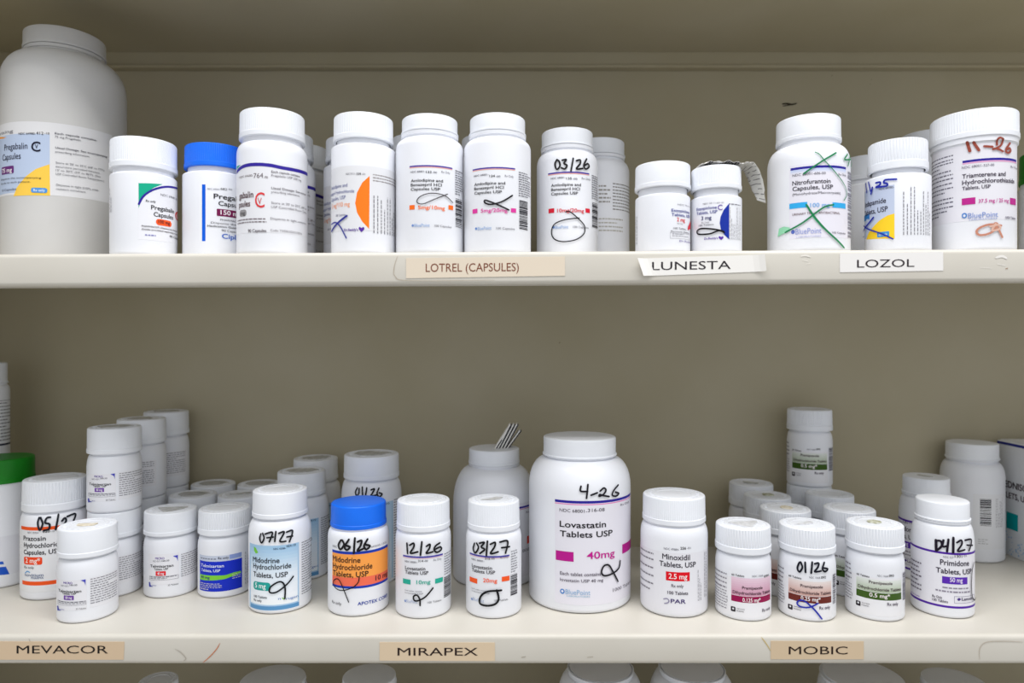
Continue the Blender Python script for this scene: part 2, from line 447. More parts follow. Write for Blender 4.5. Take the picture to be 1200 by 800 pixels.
def make_shelf(label, z, lip, slope=0.0, flange=False, M_SHELF=M_SHELF):
    root = empty('shelf', (0, YS, z)); tag(root, label, 'shelf', 'shelves one above another')
    root.rotation_euler = (0, -math.atan(slope), 0)
    m = MB(); m.box((-.609, .0035, -.0016), (XE, YW-YS-.0005, 0), M_SHELF); m.build('deck', root)
    r = .0035; pr = [(.0036, 0)]
    for k in range(1, 6):
        a = k*math.pi/10; pr.append((r-r*math.sin(a), -r+r*math.cos(a)))
    for k in range(0, 6):
        a = k*math.pi/10; pr.append((r-r*math.cos(a), -lip+r-r*math.sin(a)))
    pr += [(.016, -lip), (.016, -lip+.0014), (.0042, -lip+.0014), (.0016, -lip+.0045), (.0016, -.0042), (.0036, -.0016)]
    n = len(pr); m = MB()
    vs = [(x, y, zz) for x in (-.609, XE) for y, zz in pr]
    m.add(vs, [(i, (i+1) % n, n+(i+1) % n, n+i) for i in range(n)]+[tuple(range(n))[::-1], tuple(range(n, 2*n))], M_SHELF)
    m.build('front_lip', root, True, 50)
    if flange:
        d = YW-YS; m = MB()
        prf = [(d-.0105, -.0016), (d-.0105, -.0150), (d-.0125, -.0160), (d-.0128, -.0178), (d-.0110, -.0192), (d-.0005, -.0192), (d-.0005, -.0016)]
        n = len(prf)
        vs = [(x, y, zz) for x in (-.609, XE) for y, zz in prf]
        m.add(vs, [(i, (i+1) % n, n+(i+1) % n, n+i) for i in range(n)]+[tuple(range(n))[::-1], tuple(range(n, 2*n))], M_SHELF)
        m.build('rear_flange', root)
    return root
sh_top = make_shelf('topmost cream metal shelf, seen only from beneath, with a folded flange along the wall', ZT+.0016, .026, flange=True, M_SHELF=M_WALL)
sh_up = make_shelf('cream metal shelf under the upper row of bottles, cream and white strips on edge', ZUP, .0266, SL)
sh_lo = make_shelf('cream metal shelf under the lower crowd of bottles, three tan paper strips on its edge', ZL, .0238)
sh_bo = make_shelf('bottom metal shelf under the darkest row of bottles', ZB, .0238)
def mark(sh, pts, wd, c, name='pen_mark'):
    o = ribbon_on_plane([onp(x, y, YS) for x, y in pts], wd, 0, c, .0003, sh, name)
    for v in o.data.vertices: v.co.z -= sh.location.z
    return o
mark(sh_lo, [(238, 776), (247, 768), (254, 760), (258, 753)], .0007, (196, 110, 62))['label'] = 'thin orange curved pen mark'
mark(sh_lo, [(892, 746), (898, 754), (903, 762)], .0007, (205, 180, 110))['label'] = 'thin yellow pen mark'
mark(sh_lo, [(34, 748), (36, 752)], .0007, (90, 80, 70), 'scuff')
mark(sh_lo, [(205, 760), (212, 764), (218, 771), (215, 774)], .0006, (176, 168, 156), 'scuff')
mark(sh_lo, [(611, 770), (616, 769)], .0014, (150, 140, 122), 'scuff')
mark(sh_lo, [(688, 770), (695, 769)], .0012, (165, 155, 138), 'scuff')
mark(sh_lo, [(1148, 772), (1148, 760), (1156, 752), (1180, 751), (1199, 752)], .0006, (190, 180, 166), 'tape_outline')
mark(sh_up, [(466, 299), (462, 312), (463, 323), (480, 328), (580, 328)], .0005, (180, 168, 150), 'tape_outline')
mark(sh_up, [(478, 308), (477, 320), (484, 325)], .0005, (175, 162, 145), 'tape_outline')
mark(sh_up, [(938, 302), (944, 301), (950, 303)], .0013, (238, 234, 226), 'tape_scrap')
mark(sh_up, [(940, 306), (947, 308)], .0013, (240, 236, 229), 'tape_scrap')
mark(sh_up, [(944, 311), (950, 310)], .0010, (240, 236, 229), 'tape_scrap')
mark(sh_up, [(1166, 305), (1174, 303), (1180, 306)], .0020, (236, 233, 228), 'tape_scrap')
mark(sh_up, [(1168, 312), (1178, 314)], .0014, (238, 235, 230), 'tape_scrap')
mark(sh_up, [(1178, 318), (1181, 317)], .0016, (150, 110, 70), 'scuff')
mark(sh_up, [(1148, 316), (1162, 317)], .0008, (238, 236, 232), 'tape_scrap')

def strip(label, quad, c, word, tx0, ty, tx1, th, tc, slope=0.0, curl=0.0, bold=0):
    """adhesive paper strip on a shelf edge; quad = corner pixels tl, tr, br, bl"""
    o0 = onp(*quad[3], YS); root = empty('shelf_label', (o0[0], YS, o0[1])); tag(root, label, 'label', 'paper strips on the shelf edges')
    P = [onp(x, y, YS) for x, y in quad]
    m = MB(); n = 24; vs = []
    for i in range(n+1):
        t = i/n
        cu = curl*(max(0, 1-t*9)**2 + max(0, (t-.9)*10)**2)
        for a, b, yy in ((P[0], P[1], -.0004), (P[3], P[2], -.0004), (P[0], P[1], -.0001), (P[3], P[2], -.0001)):
            vs.append((a[0]+(b[0]-a[0])*t-o0[0], yy-cu, a[1]+(b[1]-a[1])*t-o0[1]))
    fs = []
    for i in range(n):
        k = 4*i
        fs += [(k+1, k+5, k+4, k), (k+2, k+6, k+7, k+3), (k, k+4, k+6, k+2), (k+3, k+7, k+5, k+1)]
    fs += [(0, 2, 3, 1), (4*n+1, 4*n+3, 4*n+2, 4*n)]
    m.add(vs, fs, ink(c, .6))
    V, Fc, W = layout(word, bold); a = onp(tx0, ty, YS); b = onp(tx1, ty+slope, YS); hz = th/F*YS
    m.add([(a[0]+(b[0]-a[0])*x/W-o0[0], -.00055, a[1]+(b[1]-a[1])*x/W+y*hz-o0[1]) for x, y in V], Fc, ink(tc))
    m.build('paper_strip', root)
    return root
strip('cream paper strip with brown capitals and brackets on the upper shelf edge', [(476, 302.5), (662, 300.5), (662, 323), (476, 326)], (226, 213, 194), 'LOTREL (CAPSULES)', 499, 318.5, 608, 9.5, (128, 74, 56), -1)
strip('white paper strip with lifting ends and black capitals, below the two small squat bottles', [(746, 303), (894, 298.5), (896, 318), (753, 323.5)], (240, 238, 234), 'LUNESTA', 764, 316.5, 856, 9.5, (40, 34, 40), -1.5, .004)
strip('white paper strip at the right of the upper shelf edge, with black capitals', [(984, 297), (1105, 295), (1105, 317), (984, 319)], (236, 234, 232), 'LOZOL', 1004, 313.5, 1071, 9, (48, 40, 46), -1)
strip('tan paper strip with black capitals at the left end of the lower shelf edge', [(-16, 751), (146, 751.5), (145, 772.5), (-16, 772.5)], (214, 190, 160), 'MEVACOR', 20, 765, 127, 9, (28, 22, 20), 0)
strip('tan paper strip with black capitals at the middle of the lower shelf edge', [(445, 752), (580, 752.5), (580, 774), (445, 773.5)], (220, 199, 170), 'MIRAPEX', 466, 767.5, 560, 9, (40, 26, 26), 0)
strip('tan paper strip with black capitals at the right of the lower shelf edge', [(903, 750.5), (1012, 751), (1012, 772), (903, 772)], (212, 190, 160), 'MOBIC', 924, 766, 993, 9, (40, 26, 22), 0)

mb = MB(); mb.box((-XE-.2, -2.2, -.02), (XE+.2, YW+.02, 0), surf_mat('floor_vinyl', (176, 168, 152), (188, 180, 164), 8.0, 0.4))
tag(mb.build('floor'), None, None, kind='structure')

# ------------------------------------------------------------------ upper row
GU = 'bottles on the upper shelf'; GLW = 'bottles on the lower shelf'; GBT = 'bottles under the lower shelf'
PAP = (230, 231, 236)
BLK = (38, 36, 42); GRY = (110, 110, 120)
cA, cB, cC, cD = (0, 140, 5), (120, 140, 5), (270, 140, 5), (460, 140, 5)
cE, cF, cG, cH = (620, 140, 5), (720, 140, 5), (880, 140, 5), (960, 140, 5)
YF = YS+.012
def zpx(px, Y=.6): return zu((px-600)/F*Y)

def art(P):
    P.rect(-8, 45, 655, 462, (226, 226, 228)); P.rect(-6, 112, 292, 448, (188, 203, 228))
    P.poly([(80, 449), (98, 400), (150, 335), (210, 290), (291, 262), (294, 446)], (250, 205, 82))
    P.poly([(-4, 116), (-4, 104), (40, 104), (20, 112)], (240, 160, 60))
    P.text('rising', 4, 94, 78, 18, (112, 112, 120)); P.text('NDC 64980-', 110, 90, 210, 13, BLK); P.text('412', 213, 88, 255, 17, BLK); P.text('-10', 262, 86, 290, 12, BLK)
    P.text('Pregabalin', None, 172, 162, 36, (38, 38, 62)); P.text('Capsules', None, 230, 123, 36, (38, 38, 62))
    P.text('C', 184, 186, 238, 56, (28, 28, 48), 1); P.text('V', 206, 170, 224, 24, (28, 28, 48), 1)
    P.pill(12, 282, 82, 326, (105, 45, 120), .18); P.text('75 mg', 16, 316, 72, 24, (245, 240, 245), 1)
    P.text('Dispense the accompanying', 10, 360, 242, 10, (50, 48, 52)); P.text('Guide to each patient.', 10, 384, 180, 10, (50, 48, 52))
    P.text('10 Capsules', 15, 424, 98, 13, (60, 60, 80)); P.pill(183, 399, 278, 428, (78, 150, 220), .4); P.text('Rx only', 197, 421, 264, 15, (235, 242, 250), 1)
    for t, x0, y, x1, b in (('Each capsule contains:', 322, 86, 565, 1), ('75 mg Pregabalin', 322, 106, 472, 0), ('Usual Dosage: See accompanying', 325, 170, 625, 1), ('prescribing information.', 325, 194, 525, 0),
        ('Store at 20° to 25°C (68° to 77°F);'.replace('°', "'"), 327, 258, 610, 0), ('excursions permitted between', 327, 280, 580, 0), ("15' to 30'C (59' to 86'F). (See", 327, 302, 587, 0), ('USP Controlled Room Temperature.)', 327, 324, 607, 0),
        ('Dispense in tight (USP), child-', 330, 388, 578, 0), ('resistant containers.', 330, 411, 503, 0)):
        P.text(t, x0, y, x1, 11, (84, 84, 94), b)
jar = bottle('giant white jar at the left end of the upper shelf, blue and yellow label', (-2, 149), (23, 123), 28, 48, 108, Yf=YS+.052, zb=zpx(75, .65), style='plain', bodymat=M_JAR, capmat=M_JAR,
             crop=cA, art=art, group=GU, neck=.93, collar=True, name='pill_jar')

def art(P):
    P.rect(210, 370, 446, 702, (234, 235, 241))
    P.poly([(212, 373), (352, 379), (300, 400), (258, 430), (228, 475), (212, 520)], (20, 172, 138))
    P.stroke([(214, 495), (238, 452), (280, 420), (330, 401), (385, 394), (438, 404)], 9, (50, 36, 150))
    P.text('NDC 69680-762', 340, 446, 436, 13, GRY); P.text('Rx only', 255, 482, 312, 13, (60, 58, 66), 1)
    P.text('Pregabalin', 285, 526, 418, 25, BLK, 1); P.text('Capsules', 300, 566, 413, 25, BLK, 1)
    P.pill(313, 580, 404, 617, (245, 92, 38), .48); P.text('100 mg', 326, 606, 393, 18, (70, 30, 40), 1)
    P.text('C', 424, 584, 452, 50, (225, 75, 70)); P.text('V', 430, 572, 440, 22, (225, 75, 70))
    P.text('PHARMACIST: Dispense the Medication', 230, 628, 437, 9, (70, 60, 66), 1); P.text('Guide provided separately to each', 230, 646, 437, 9, (70, 60, 66), 1)
    P.para(250, 672, 345, 690, 1, (124, 124, 184), 0.39); P.text('90 Capsules', 392, 690, 440, 12, (60, 60, 66), 1)
    P.split('label'); P.vpara(45, 405, 60, 545, 2)
bottle('white bottle right of the giant jar, green corner and orange pill shape on its label', (128, 208), (127, 208), 158.5, 193.5, 207, Yf=YF, zb=zpx(168), style='fine', crop=cB, art=art, group=GU, neck=.9)
def art(P):
    P.rect(584, 380, 604, 712, (0, 92, 214)); P.text('NDC 69097-', 615, 411, 690, 10, GRY); P.text('682', 692, 412, 730, 13, (60, 60, 66)); P.text('-05', 732, 412, 760, 10, GRY)
    P.text('Pregabalin', 652, 462, 843, 28, BLK, 1); P.text('Capsules', 680, 503, 822, 26, BLK, 1)
    P.pill(670, 522, 835, 564, (118, 22, 78), .12); P.text('150 mg', 692, 556, 806, 26, (245, 240, 243), 1)
    P.text('PHARMACIST:', 690, 592, 810, 11, (60, 58, 64)); P.text('Dispense the accompanying', 636, 609, 868, 11, (60, 58, 64)); P.text('Medication Guide to each patient', 615, 628, 880, 11, (60, 58, 64), 1)
    P.text('90 Capsules', 698, 656, 806, 13, (60, 58, 64)); P.text('Cipla', 700, 696, 800, 27, (0, 92, 196), 1)
bottle('white bottle with a blue ribbed cap and a blue upright bar on the label', (213.5, 291), (216, 290), 166, 193, 207, Yf=YF+.016, zb=zpx(252), style='fine', capmat=M_BLUE, crop=cB, art=art, group=GU, neck=.88)
def art(P):
    P.rect(35, 285, 450, 682, (231, 232, 237))
    P.stroke([(40, 308), (60, 285), (95, 269), (150, 263), (230, 268), (330, 288), (449, 322)], 15, (52, 38, 152))
    P.poly([(38, 275), (62, 266), (48, 282), (38, 296)], (40, 160, 140))
    P.text('NDC 69680-', 55, 346, 135, 12, (120, 110, 112)); P.text('764', 137, 343, 192, 28, (110, 100, 104)); P.text('-90', 195, 345, 220, 14, (120, 110, 112))
    P.text('gabalin', None, 456, 135, 36, (78, 40, 48), 1); P.text('psules', None, 508, 117, 34, (78, 40, 48), 1)
    P.text('C', 145, 516, 201, 88, (222, 62, 66)); P.text('V', 161, 497, 184, 38, (205, 60, 64))
    P.pill(56, 533, 95, 572, (150, 148, 150), .4); P.text('mg', 62, 562, 88, 22, (70, 66, 70))
    P.para(45, 592, 212, 626, 2, (118, 106, 112), 0.35); P.text('90 Capsules', 105, 662, 211, 18, (84, 74, 80), 1)
    for t, x0, y, x1, b in (('Each capsule contains', 240, 312, 405, 1), ('Pregabalin USP 200 mg', 240, 334, 412, 0), ('Usual Dosage: See accom', 240, 408, 440, 1), ('prescribing information.', 240, 430, 405, 0),
        ("Store at 20' to 25'C (68' to", 239, 494, 441, 0), ('USP Controlled Room Temp', 239, 518, 441, 0), ('Dispense in tight container', 235, 586, 440, 0), ('Code: TS/DRUGS/51/2016', 235, 655, 415, 0)):
        P.text(t, x0, y, x1, 13, (110, 104, 112), b)
b764 = bottle('tall white bottle with dark blue swoosh and red letter C, front of three in file', (277, 360.5), (280, 358), 125, 157, 187, Yf=YF, zb=zpx(318), style='fine', crop=cC, art=art, group=GU, neck=.9)
dup(b764, 'tall white bottle directly behind the front one with the red letter C', 333, .656, zpx(333, .656), 151, group=GU)
dup(b764, 'rearmost tall white bottle in the file behind the one with the red letter C', 354, .722, zpx(354, .72), 166, yaw=.5, group=GU)
def art(P):
    P.rect(588, 305, 970, 672, (229, 230, 234))
    P.poly([(816, 330), (772, 370), (742, 428), (731, 490), (742, 545), (772, 598), (813, 642)], (255, 126, 30))
    for t, x, y, h, c in (('Amlodipine and', 686, 394, 21, (70, 82, 150)), ('Benazepril Hydrochloride', 726, 428, 19, (70, 82, 150)), ('Capsules, USP', 676, 465, 21, (70, 82, 150)), ('5 mg*/10 mg', 700, 507, 26, (250, 150, 80)), ('100 Capsules', 678, 563, 13, (84, 84, 120))):
        P.text(t, None, y, x, h, c)
    P.text('NDC 55111-', 678, 325, 735, 11, GRY); P.text('339', 738, 325, 765, 13, (60, 60, 66), 1); P.text('-01', 768, 325, 790, 11, GRY)
    P.text("Dr.Reddy's", 668, 655, 748, 15, (84, 40, 150), 1)
    P.poly([(768, 660), (752, 642), (752, 632), (760, 629), (768, 636), (778, 629), (785, 634), (784, 645)], (88, 44, 160))
    P.para(835, 320, 966, 372, 3, (134, 124, 124), 0.27); P.vpara(838, 445, 966, 665, 9, (118, 116, 124), .22)
def note(P):
    P.stroke([(598, 657), (615, 628), (645, 596), (685, 565)], 9, (52, 58, 150)); P.stroke([(598, 615), (622, 604), (650, 632), (682, 695)], 6, (52, 58, 150))
bred = bottle('white bottle with an orange half disc on the label and a blue ink cross', (388, 463.5), (391, 462), 130, 160, 179, Yf=YF, zb=zpx(426), style='fine', crop=cC, art=art, note=note, group=GU, neck=.87)
dup(bred, 'white bottle half hidden behind the one with the orange half disc', 413, .664, zpx(413, .66), 158, group=GU)

def amlo(c, crop, X0, X1, ln, ndc, cols, three, mg, mgx, sq, bp, tb, bar, par, cap100):
    def art(P):
        P.rect(ln[0], ln[1], ln[2], ln[1]+8, (72, 56, 160)); P.rect(ln[0], ln[1]+9, ln[2], ln[1]+14, (236, 170, 160))
        P.text('NDC 68001-', ndc[0], ndc[1], ndc[0]+86, 10, GRY, 1); P.text(three, ndc[0]+90, ndc[1], ndc[0]+122, 13, BLK, 1); P.text('-00', ndc[0]+127, ndc[1], ndc[0]+154, 10, GRY, 1)
        P.text('Rx Only', ndc[0]+180, ndc[1]-2, ndc[0]+230, 12, GRY)
        for t, x0, y, x1 in tb: P.text(t, x0, y, x1, 16, BLK, 1)
        for x0, y0, x1, y1 in sq: P.rect(x0, y0, x1, y1, c)
        P.text(mg, mgx[0], mgx[1], mgx[2], 21, c, 1)
        P.text('BluePoint', bp[0]+16, bp[1], bp[2], 18, (160, 184, 220), 1); P.pill(bp[0], bp[1]-16, bp[0]+13, bp[1]-1, (110, 145, 205), .5)
        P.text('100 Capsules', cap100[0], cap100[1], cap100[2], 12, (90, 90, 100))
        P.ladder(*bar); P.para(*par, 11, GRY, .4)
    return art
a = amlo((250, 112, 30), cD, 0, 0, (100, 273, 350), (106, 314), None, '133', '5mg/10mg', (150, 526, 306), [(100, 503, 130, 529), (327, 501, 354, 527)], (113, 630, 218),
         [('Amlodipine and', 108, 368, 295), ('Benazepril HCl', 108, 393, 288), ('Capsules USP', 108, 418, 279)], (368, 462, 404, 628), (366, 296, 406, 445), (245, 628, 343))
bam = bottle('white bottle with thin pen loop and orange squares on the label', (464, 543), (469, 536.5), 132, 150.5, 178, Yf=YF, zb=zpx(503), style='bead', crop=cD, art=a, group=GU, neck=.94, collar=True,
    note=lambda P: P.stroke([(350, 488), (300, 445), (220, 433), (160, 455), (145, 485), (180, 495), (240, 470), (320, 438)], 4, (66, 62, 66)))
a = amlo((222, 62, 160), cD, 0, 0, (470, 293, 718), (478, 338), None, '134', '5mg/20mg', (518, 546, 673), [(470, 527, 498, 553), (693, 519, 723, 544)], (484, 649, 580),
         [('Amlodipine and', 480, 391, 660), ('Benazepril HCl', 480, 416, 652), ('Capsules USP', 481, 442, 641)], (742, 472, 790, 640), (738, 306, 804, 455), (608, 643, 715))
bottle('white bottle with magenta squares and a black pen cross on the label', (544, 622), (549, 616), 131, 151, 178, Yf=YF, zb=zpx(583), style='bead', crop=cD, art=a, group=GU, neck=.94, collar=True,
    note=lambda P: P.stroke([(700, 446), (640, 482), (580, 498), (545, 490), (543, 474), (580, 485), (680, 531)], 7, (32, 30, 34)))
dup(bam, 'white bottle glimpsed between the orange half disc bottle and the orange squares bottle', 488, .664, zpx(488, .66), 156, group=GU)
dup(bam, 'white bottle glimpsed between the orange squares bottle and the magenta squares bottle', 570, .664, zpx(570, .66), 156, yaw=.2, group=GU)
a = amlo((216, 34, 56), cE, 0, 0, (112, 316, 352), (128, 352), None, '135', '10mg/20mg', (165, 545, 321), [(115, 524, 148, 550), (330, 520, 355, 545)], (138, 641, 230),
         [('Amlodipine and', 130, 396, 303), ('Benazepril HCl', 130, 421, 297), ('Capsules USP', 130, 446, 286)], (368, 484, 400, 630), (366, 325, 400, 470), (258, 635, 346))
def note(P):
    B = (30, 28, 32)
    for p, wd in (([(166, 236), (154, 258), (158, 284), (168, 292), (182, 272), (177, 246), (164, 237)], 8), ([(195, 240), (218, 236), (205, 258), (222, 270), (210, 290), (190, 284)], 8), ([(258, 228), (245, 302)], 7),
                  ([(276, 243), (297, 238), (297, 260), (276, 290), (312, 288)], 8), ([(334, 232), (318, 268), (328, 291), (348, 278), (340, 260), (321, 272)], 8)): P.stroke(p, wd, B)
    P.split(); P.stroke([(215, 543), (237, 540), (285, 580), (322, 625), (318, 670), (270, 705), (200, 716), (150, 700), (134, 660), (150, 615), (210, 588), (292, 578)], 5, B)
bottle('white bottle marked 03/26 on the upper shelf, red squares and a black pen ring', (629, 700.5), (634, 696), 148, 167.5, 197, Yf=YS+.05, zb=zpx(664), style='bead', crop=cE, art=a, note=note, group=GU, neck=.93, collar=True)
def art(P):
    P.para(490, 372, 590, 540, 9, (138, 134, 132), 0.33); P.para(408, 385, 478, 500, 5, (154, 150, 146), 0.39); P.para(408, 578, 548, 668, 4, (184, 181, 174), 0.33)
bottle('small print bottle just behind and right of the upper one marked 03/26', (668, 737.5), (673, 733), 160, 178, 206, Yf=.655, zb=zpx(703, .68), style='bead', crop=cE, art=art, group=GU, neck=.93, collar=True)
def art(P):
    P.text('NDC 55111-630', 870, 502, 950, 9, GRY); P.text('Eszopiclone', 834, 540, 938, 17, (64, 72, 150), 1); P.text('Tablets, USP', 834, 565, 940, 17, (64, 72, 150), 1)
    P.text('2 mg', 866, 596, 912, 22, (222, 44, 52), 1); P.text('Rx Only', 868, 613, 900, 8, GRY); P.text('100 Tablets', 845, 642, 918, 11, (84, 84, 96)); P.text('Pharmacist: Dispense', 830, 659, 936, 9, (84, 84, 96))
    P.frame(826, 662, 938, 696, (150, 150, 158)); P.para(838, 668, 930, 690, 2, (144, 144, 154), 0.31); P.text("Dr.Reddy's", 880, 716, 944, 11, (84, 60, 150))
    P.poly([(944, 590), (930, 625), (928, 648), (944, 640)], (220, 40, 60)); P.vpara(627, 572, 641, 735, 2, (118, 116, 124), .22)
esz = bottle('small squat white bottle with red figure 2, left of the one with the paper', (744.5, 809), (745, 811), 187.5, 217, 230, Yf=YF, zb=zpx(777), style='smooth', crop=cE, art=art, group=GU, neck=.86, gap=.0056)
def art(P):
    P.text('NDC 55111-631-01', 520, 500, 640, 9, GRY); P.text('Eszopiclone', 483, 537, 600, 17, (56, 62, 148), 1); P.text('Tablets, USP', 483, 562, 603, 17, (56, 62, 148), 1)
    P.text('3 mg', 510, 591, 569, 22, (40, 42, 110), 1); P.text('Rx Only', 512, 610, 555, 8, GRY); P.text('100 Tablets', 495, 628, 582, 10, (84, 84, 96)); P.text('C', 605, 530, 633, 30, (110, 80, 170), 1)
    P.poly([(672, 491), (640, 530), (622, 570), (617, 605), (624, 645), (644, 675), (672, 703)], (26, 52, 160))
    P.text("Dr.Reddy's", 528, 705, 606, 12, (90, 50, 160), 1); P.poly([(625, 706), (610, 693), (612, 684), (620, 684), (625, 689), (632, 683), (639, 688), (636, 697)], (92, 50, 165))
    P.vpara(676, 510, 740, 702, 10, (118, 116, 124), .22); P.para(672, 492, 744, 504, 1, GRY, .4)
b3 = bottle('small squat white bottle with a dark blue half lens, under folded paper', (809, 869.5), (809.5, 870), 192, 219, 231, Yf=YF, zb=zpx(839), style='fine', crop=cF, art=art, group=GU, neck=.86, gap=.0056,
    note=lambda P: P.stroke([(638, 655), (580, 643), (510, 640), (488, 656), (500, 673), (560, 670), (610, 652), (642, 662)], 7, (22, 20, 24)))
def art(P):
    P.rect(225, 275, 572, 702, (232, 230, 240)); P.rect(232, 287, 556, 301, (40, 34, 150)); P.grad(232, 302, 556, 325, (190, 205, 240), (230, 230, 240), 4)
    P.text('NDC 68001-606-00', 244, 337, 437, 14, (70, 66, 84)); P.text('Rx Only', 512, 327, 556, 12, (70, 66, 84)); P.text('Nitrofurantoin', 243, 388, 466, 25, (44, 38, 52), 1); P.text('Capsules, USP', 244, 421, 480, 24, (44, 38, 52), 1)
    P.text('(Monohydrate/Macrocrystals)', 244, 449, 523, 14, (52, 46, 62)); P.rect(226, 494, 330, 526, (52, 172, 234)); P.rect(477, 485, 553, 516, (52, 172, 234)); P.text('100 mg', 347, 514, 460, 23, (120, 176, 228), 1)
    P.text('URINARY TRACT ANTIBACTERIAL', 243, 565, 520, 13, (96, 62, 66)); P.text('BluePoint', 262, 674, 412, 32, (146, 160, 216)); P.pill(236, 648, 258, 672, (90, 110, 190), .5); P.text('LABORATORIES', 268, 694, 410, 8, (160, 170, 210)); P.text('100 Capsules', 475, 668, 552, 12, (70, 66, 84))
    P.ladder(566, 290, 586, 690, (140, 140, 150))
def note(P):
    G = (26, 128, 80)
    P.poly([(160, 688), (168, 640), (195, 628), (232, 634), (222, 655)], (150, 218, 178)); P.poly([(352, 560), (380, 585), (440, 650), (420, 640), (372, 588)], (120, 205, 160))
    for p, wd in (([(375, 192), (400, 205), (430, 242), (500, 322), (548, 395), (556, 440), (540, 475)], 4), ([(495, 196), (420, 242), (310, 318)], 7), ([(325, 500), (378, 580), (450, 660), (540, 752)], 8), ([(480, 500), (420, 518), (300, 608), (205, 662)], 7),
                  ([(560, 203), (543, 235), (578, 235)], 7), ([(572, 212), (563, 272)], 7), ([(583, 230), (580, 275)], 6)): P.stroke(p, wd, G)
bottle('broad shouldered white bottle crossed out in green marker', (899, 997), (910, 988), 132, 160, 197, Yf=YF, zb=zpx(948), style='smooth', crop=cG, art=art, note=note, group=GU, neck=.93)
bottle('plain white bottle mostly hidden between the green crossed bottle and the yellow label bottle', (981, 1050), (985, 1046), 180, 208, 219, Yf=.65, zb=zpx(1015, .67), style='smooth', group=GU, neck=.93)
def art(P):
    P.rect(668, 425, 841, 702, (196, 207, 230)); P.poly([(676, 703), (690, 665), (720, 625), (755, 590), (800, 562), (841, 550), (841, 698)], (255, 212, 44))
    P.text('NDC 64980-', None, 402, 838, 13, (80, 80, 100)); P.text('Indapamide', None, 487, 792, 30, (44, 42, 62), 1); P.text('Tablets, USP', None, 537, 802, 30, (44, 42, 62), 1)
    P.pill(662, 568, 696, 602, (46, 128, 200), .15); P.text('mg', None, 592, 690, 16, (240, 244, 250), 1); P.pill(740, 662, 811, 692, (60, 146, 214), .2); P.text('Rx only', 750, 684, 800, 14, (225, 236, 248), 1)
    P.vpara(892, 392, 1052, 676, 10, (118, 116, 124), .22)
def note(P):
    B = (34, 48, 168)
    for p, wd in (([(678, 375), (684, 428)], 7), ([(694, 368), (706, 420)], 7), ([(716, 398), (708, 436)], 8), ([(736, 372), (760, 368), (757, 385), (735, 398), (770, 394)], 8), ([(852, 351), (800, 353), (785, 357), (782, 372), (800, 376), (797, 390), (772, 393)], 8),
                  ([(722, 574), (690, 615), (664, 662)], 8), ([(666, 620), (700, 645), (765, 668), (832, 700)], 6), ([(662, 690), (668, 685)], 6)): P.stroke(p, wd, B)
bottle('white ribbed cap bottle with a blue and yellow label, marked 11.25 in blue ink', (1013, 1092), (1017, 1090), 160, 195, 212, Yf=YF, zb=zpx(1052), style='coarse', crop=cG, art=art, note=note, group=GU, neck=.84)
bottle('white wide bottle whose grey cap peeps out behind the jar marked 11-26', (1052, 1124), (1054, 1122), 150, 172, 186, Yf=.672, zb=zpx(1088, .7), style='smooth', group=GU, neck=.94)
def art(P):
    P.rect(648, 222, 1158, 640, (229, 228, 235))
    for y, n in ((262, 2), (300, 2), (345, 3), (415, 1), (440, 2), (498, 2), (545, 3)): P.para(655, y, 785, y+22*n, n, (112, 110, 124), 0.33)
    P.rect(840, 243, 1153, 256, (44, 34, 150)); P.rect(840, 257, 1153, 265, (225, 165, 205)); P.text('NDC 68001-327-00', 836, 291, 1024, 14, (96, 92, 112)); P.text('Rx Only', 1120, 283, 1156, 12, (96, 92, 112))
    P.text('Triamterene and', 838, 348, 1090, 25, (56, 44, 66), 1); P.text('Hydrochlorothiazide', 838, 385, 1140, 25, (56, 44, 66), 1); P.text('Tablets, USP', 838, 416, 1003, 20, (56, 44, 66), 1)
    P.rect(836, 464, 915, 503, (188, 40, 140)); P.rect(1116, 459, 1149, 497, (188, 40, 140)); P.text('37.5 mg / 25 mg', 933, 489, 1108, 21, (196, 60, 150), 1)
    P.pill(836, 549, 866, 581, (70, 130, 200), .5); P.pill(844, 557, 858, 573, (229, 228, 235), .5); P.text('BluePoint', 872, 580, 1045, 30, (120, 145, 205)); P.text('LABORATORIES', 880, 592, 1040, 8, (130, 150, 205)); P.text('1000 Tablets', 1088, 581, 1146, 14, (84, 80, 100), 1)
def note(P):
    B = (150, 72, 58)
    for p, wd in (([(868, 136), (883, 186)], 12), ([(905, 136), (935, 181)], 11), ([(966, 158), (1012, 161)], 10), ([(1038, 150), (1044, 118), (1058, 108), (1072, 122), (1060, 152), (1030, 172), (1012, 174), (1040, 172), (1072, 188)], 9), ([(1112, 140), (1092, 170), (1090, 190), (1104, 196), (1116, 184), (1110, 170), (1095, 176)], 10)): P.stroke(p, wd, B)
    P.split(); C = (196, 134, 112)
    P.stroke([(1062, 622), (1000, 615), (945, 632), (922, 655), (935, 676), (975, 674), (1015, 655), (1040, 615), (1025, 610), (1045, 640), (1068, 690)], 9, C); P.stroke([(1000, 628), (1045, 618), (1055, 640), (1010, 650), (1030, 612)], 8, (218, 178, 162))
bottle('wide white jar marked 11-26 in red brown ink', (1092, 1192), (1086, 1193), 125, 157, 165, Yf=YF, zb=zpx(1142), style='fine', crop=cH, art=art, note=note, group=GU, neck=.97, name='pill_jar')
bottle('bottle with a bright green lid cut off by the right edge of the upper shelf', (1193, 1270), (1192, 1268), 172, 208, 216, Yf=.66, zb=zpx(1230, .69), style='smooth', capmat=M_GREEN, group=GU, neck=.95)

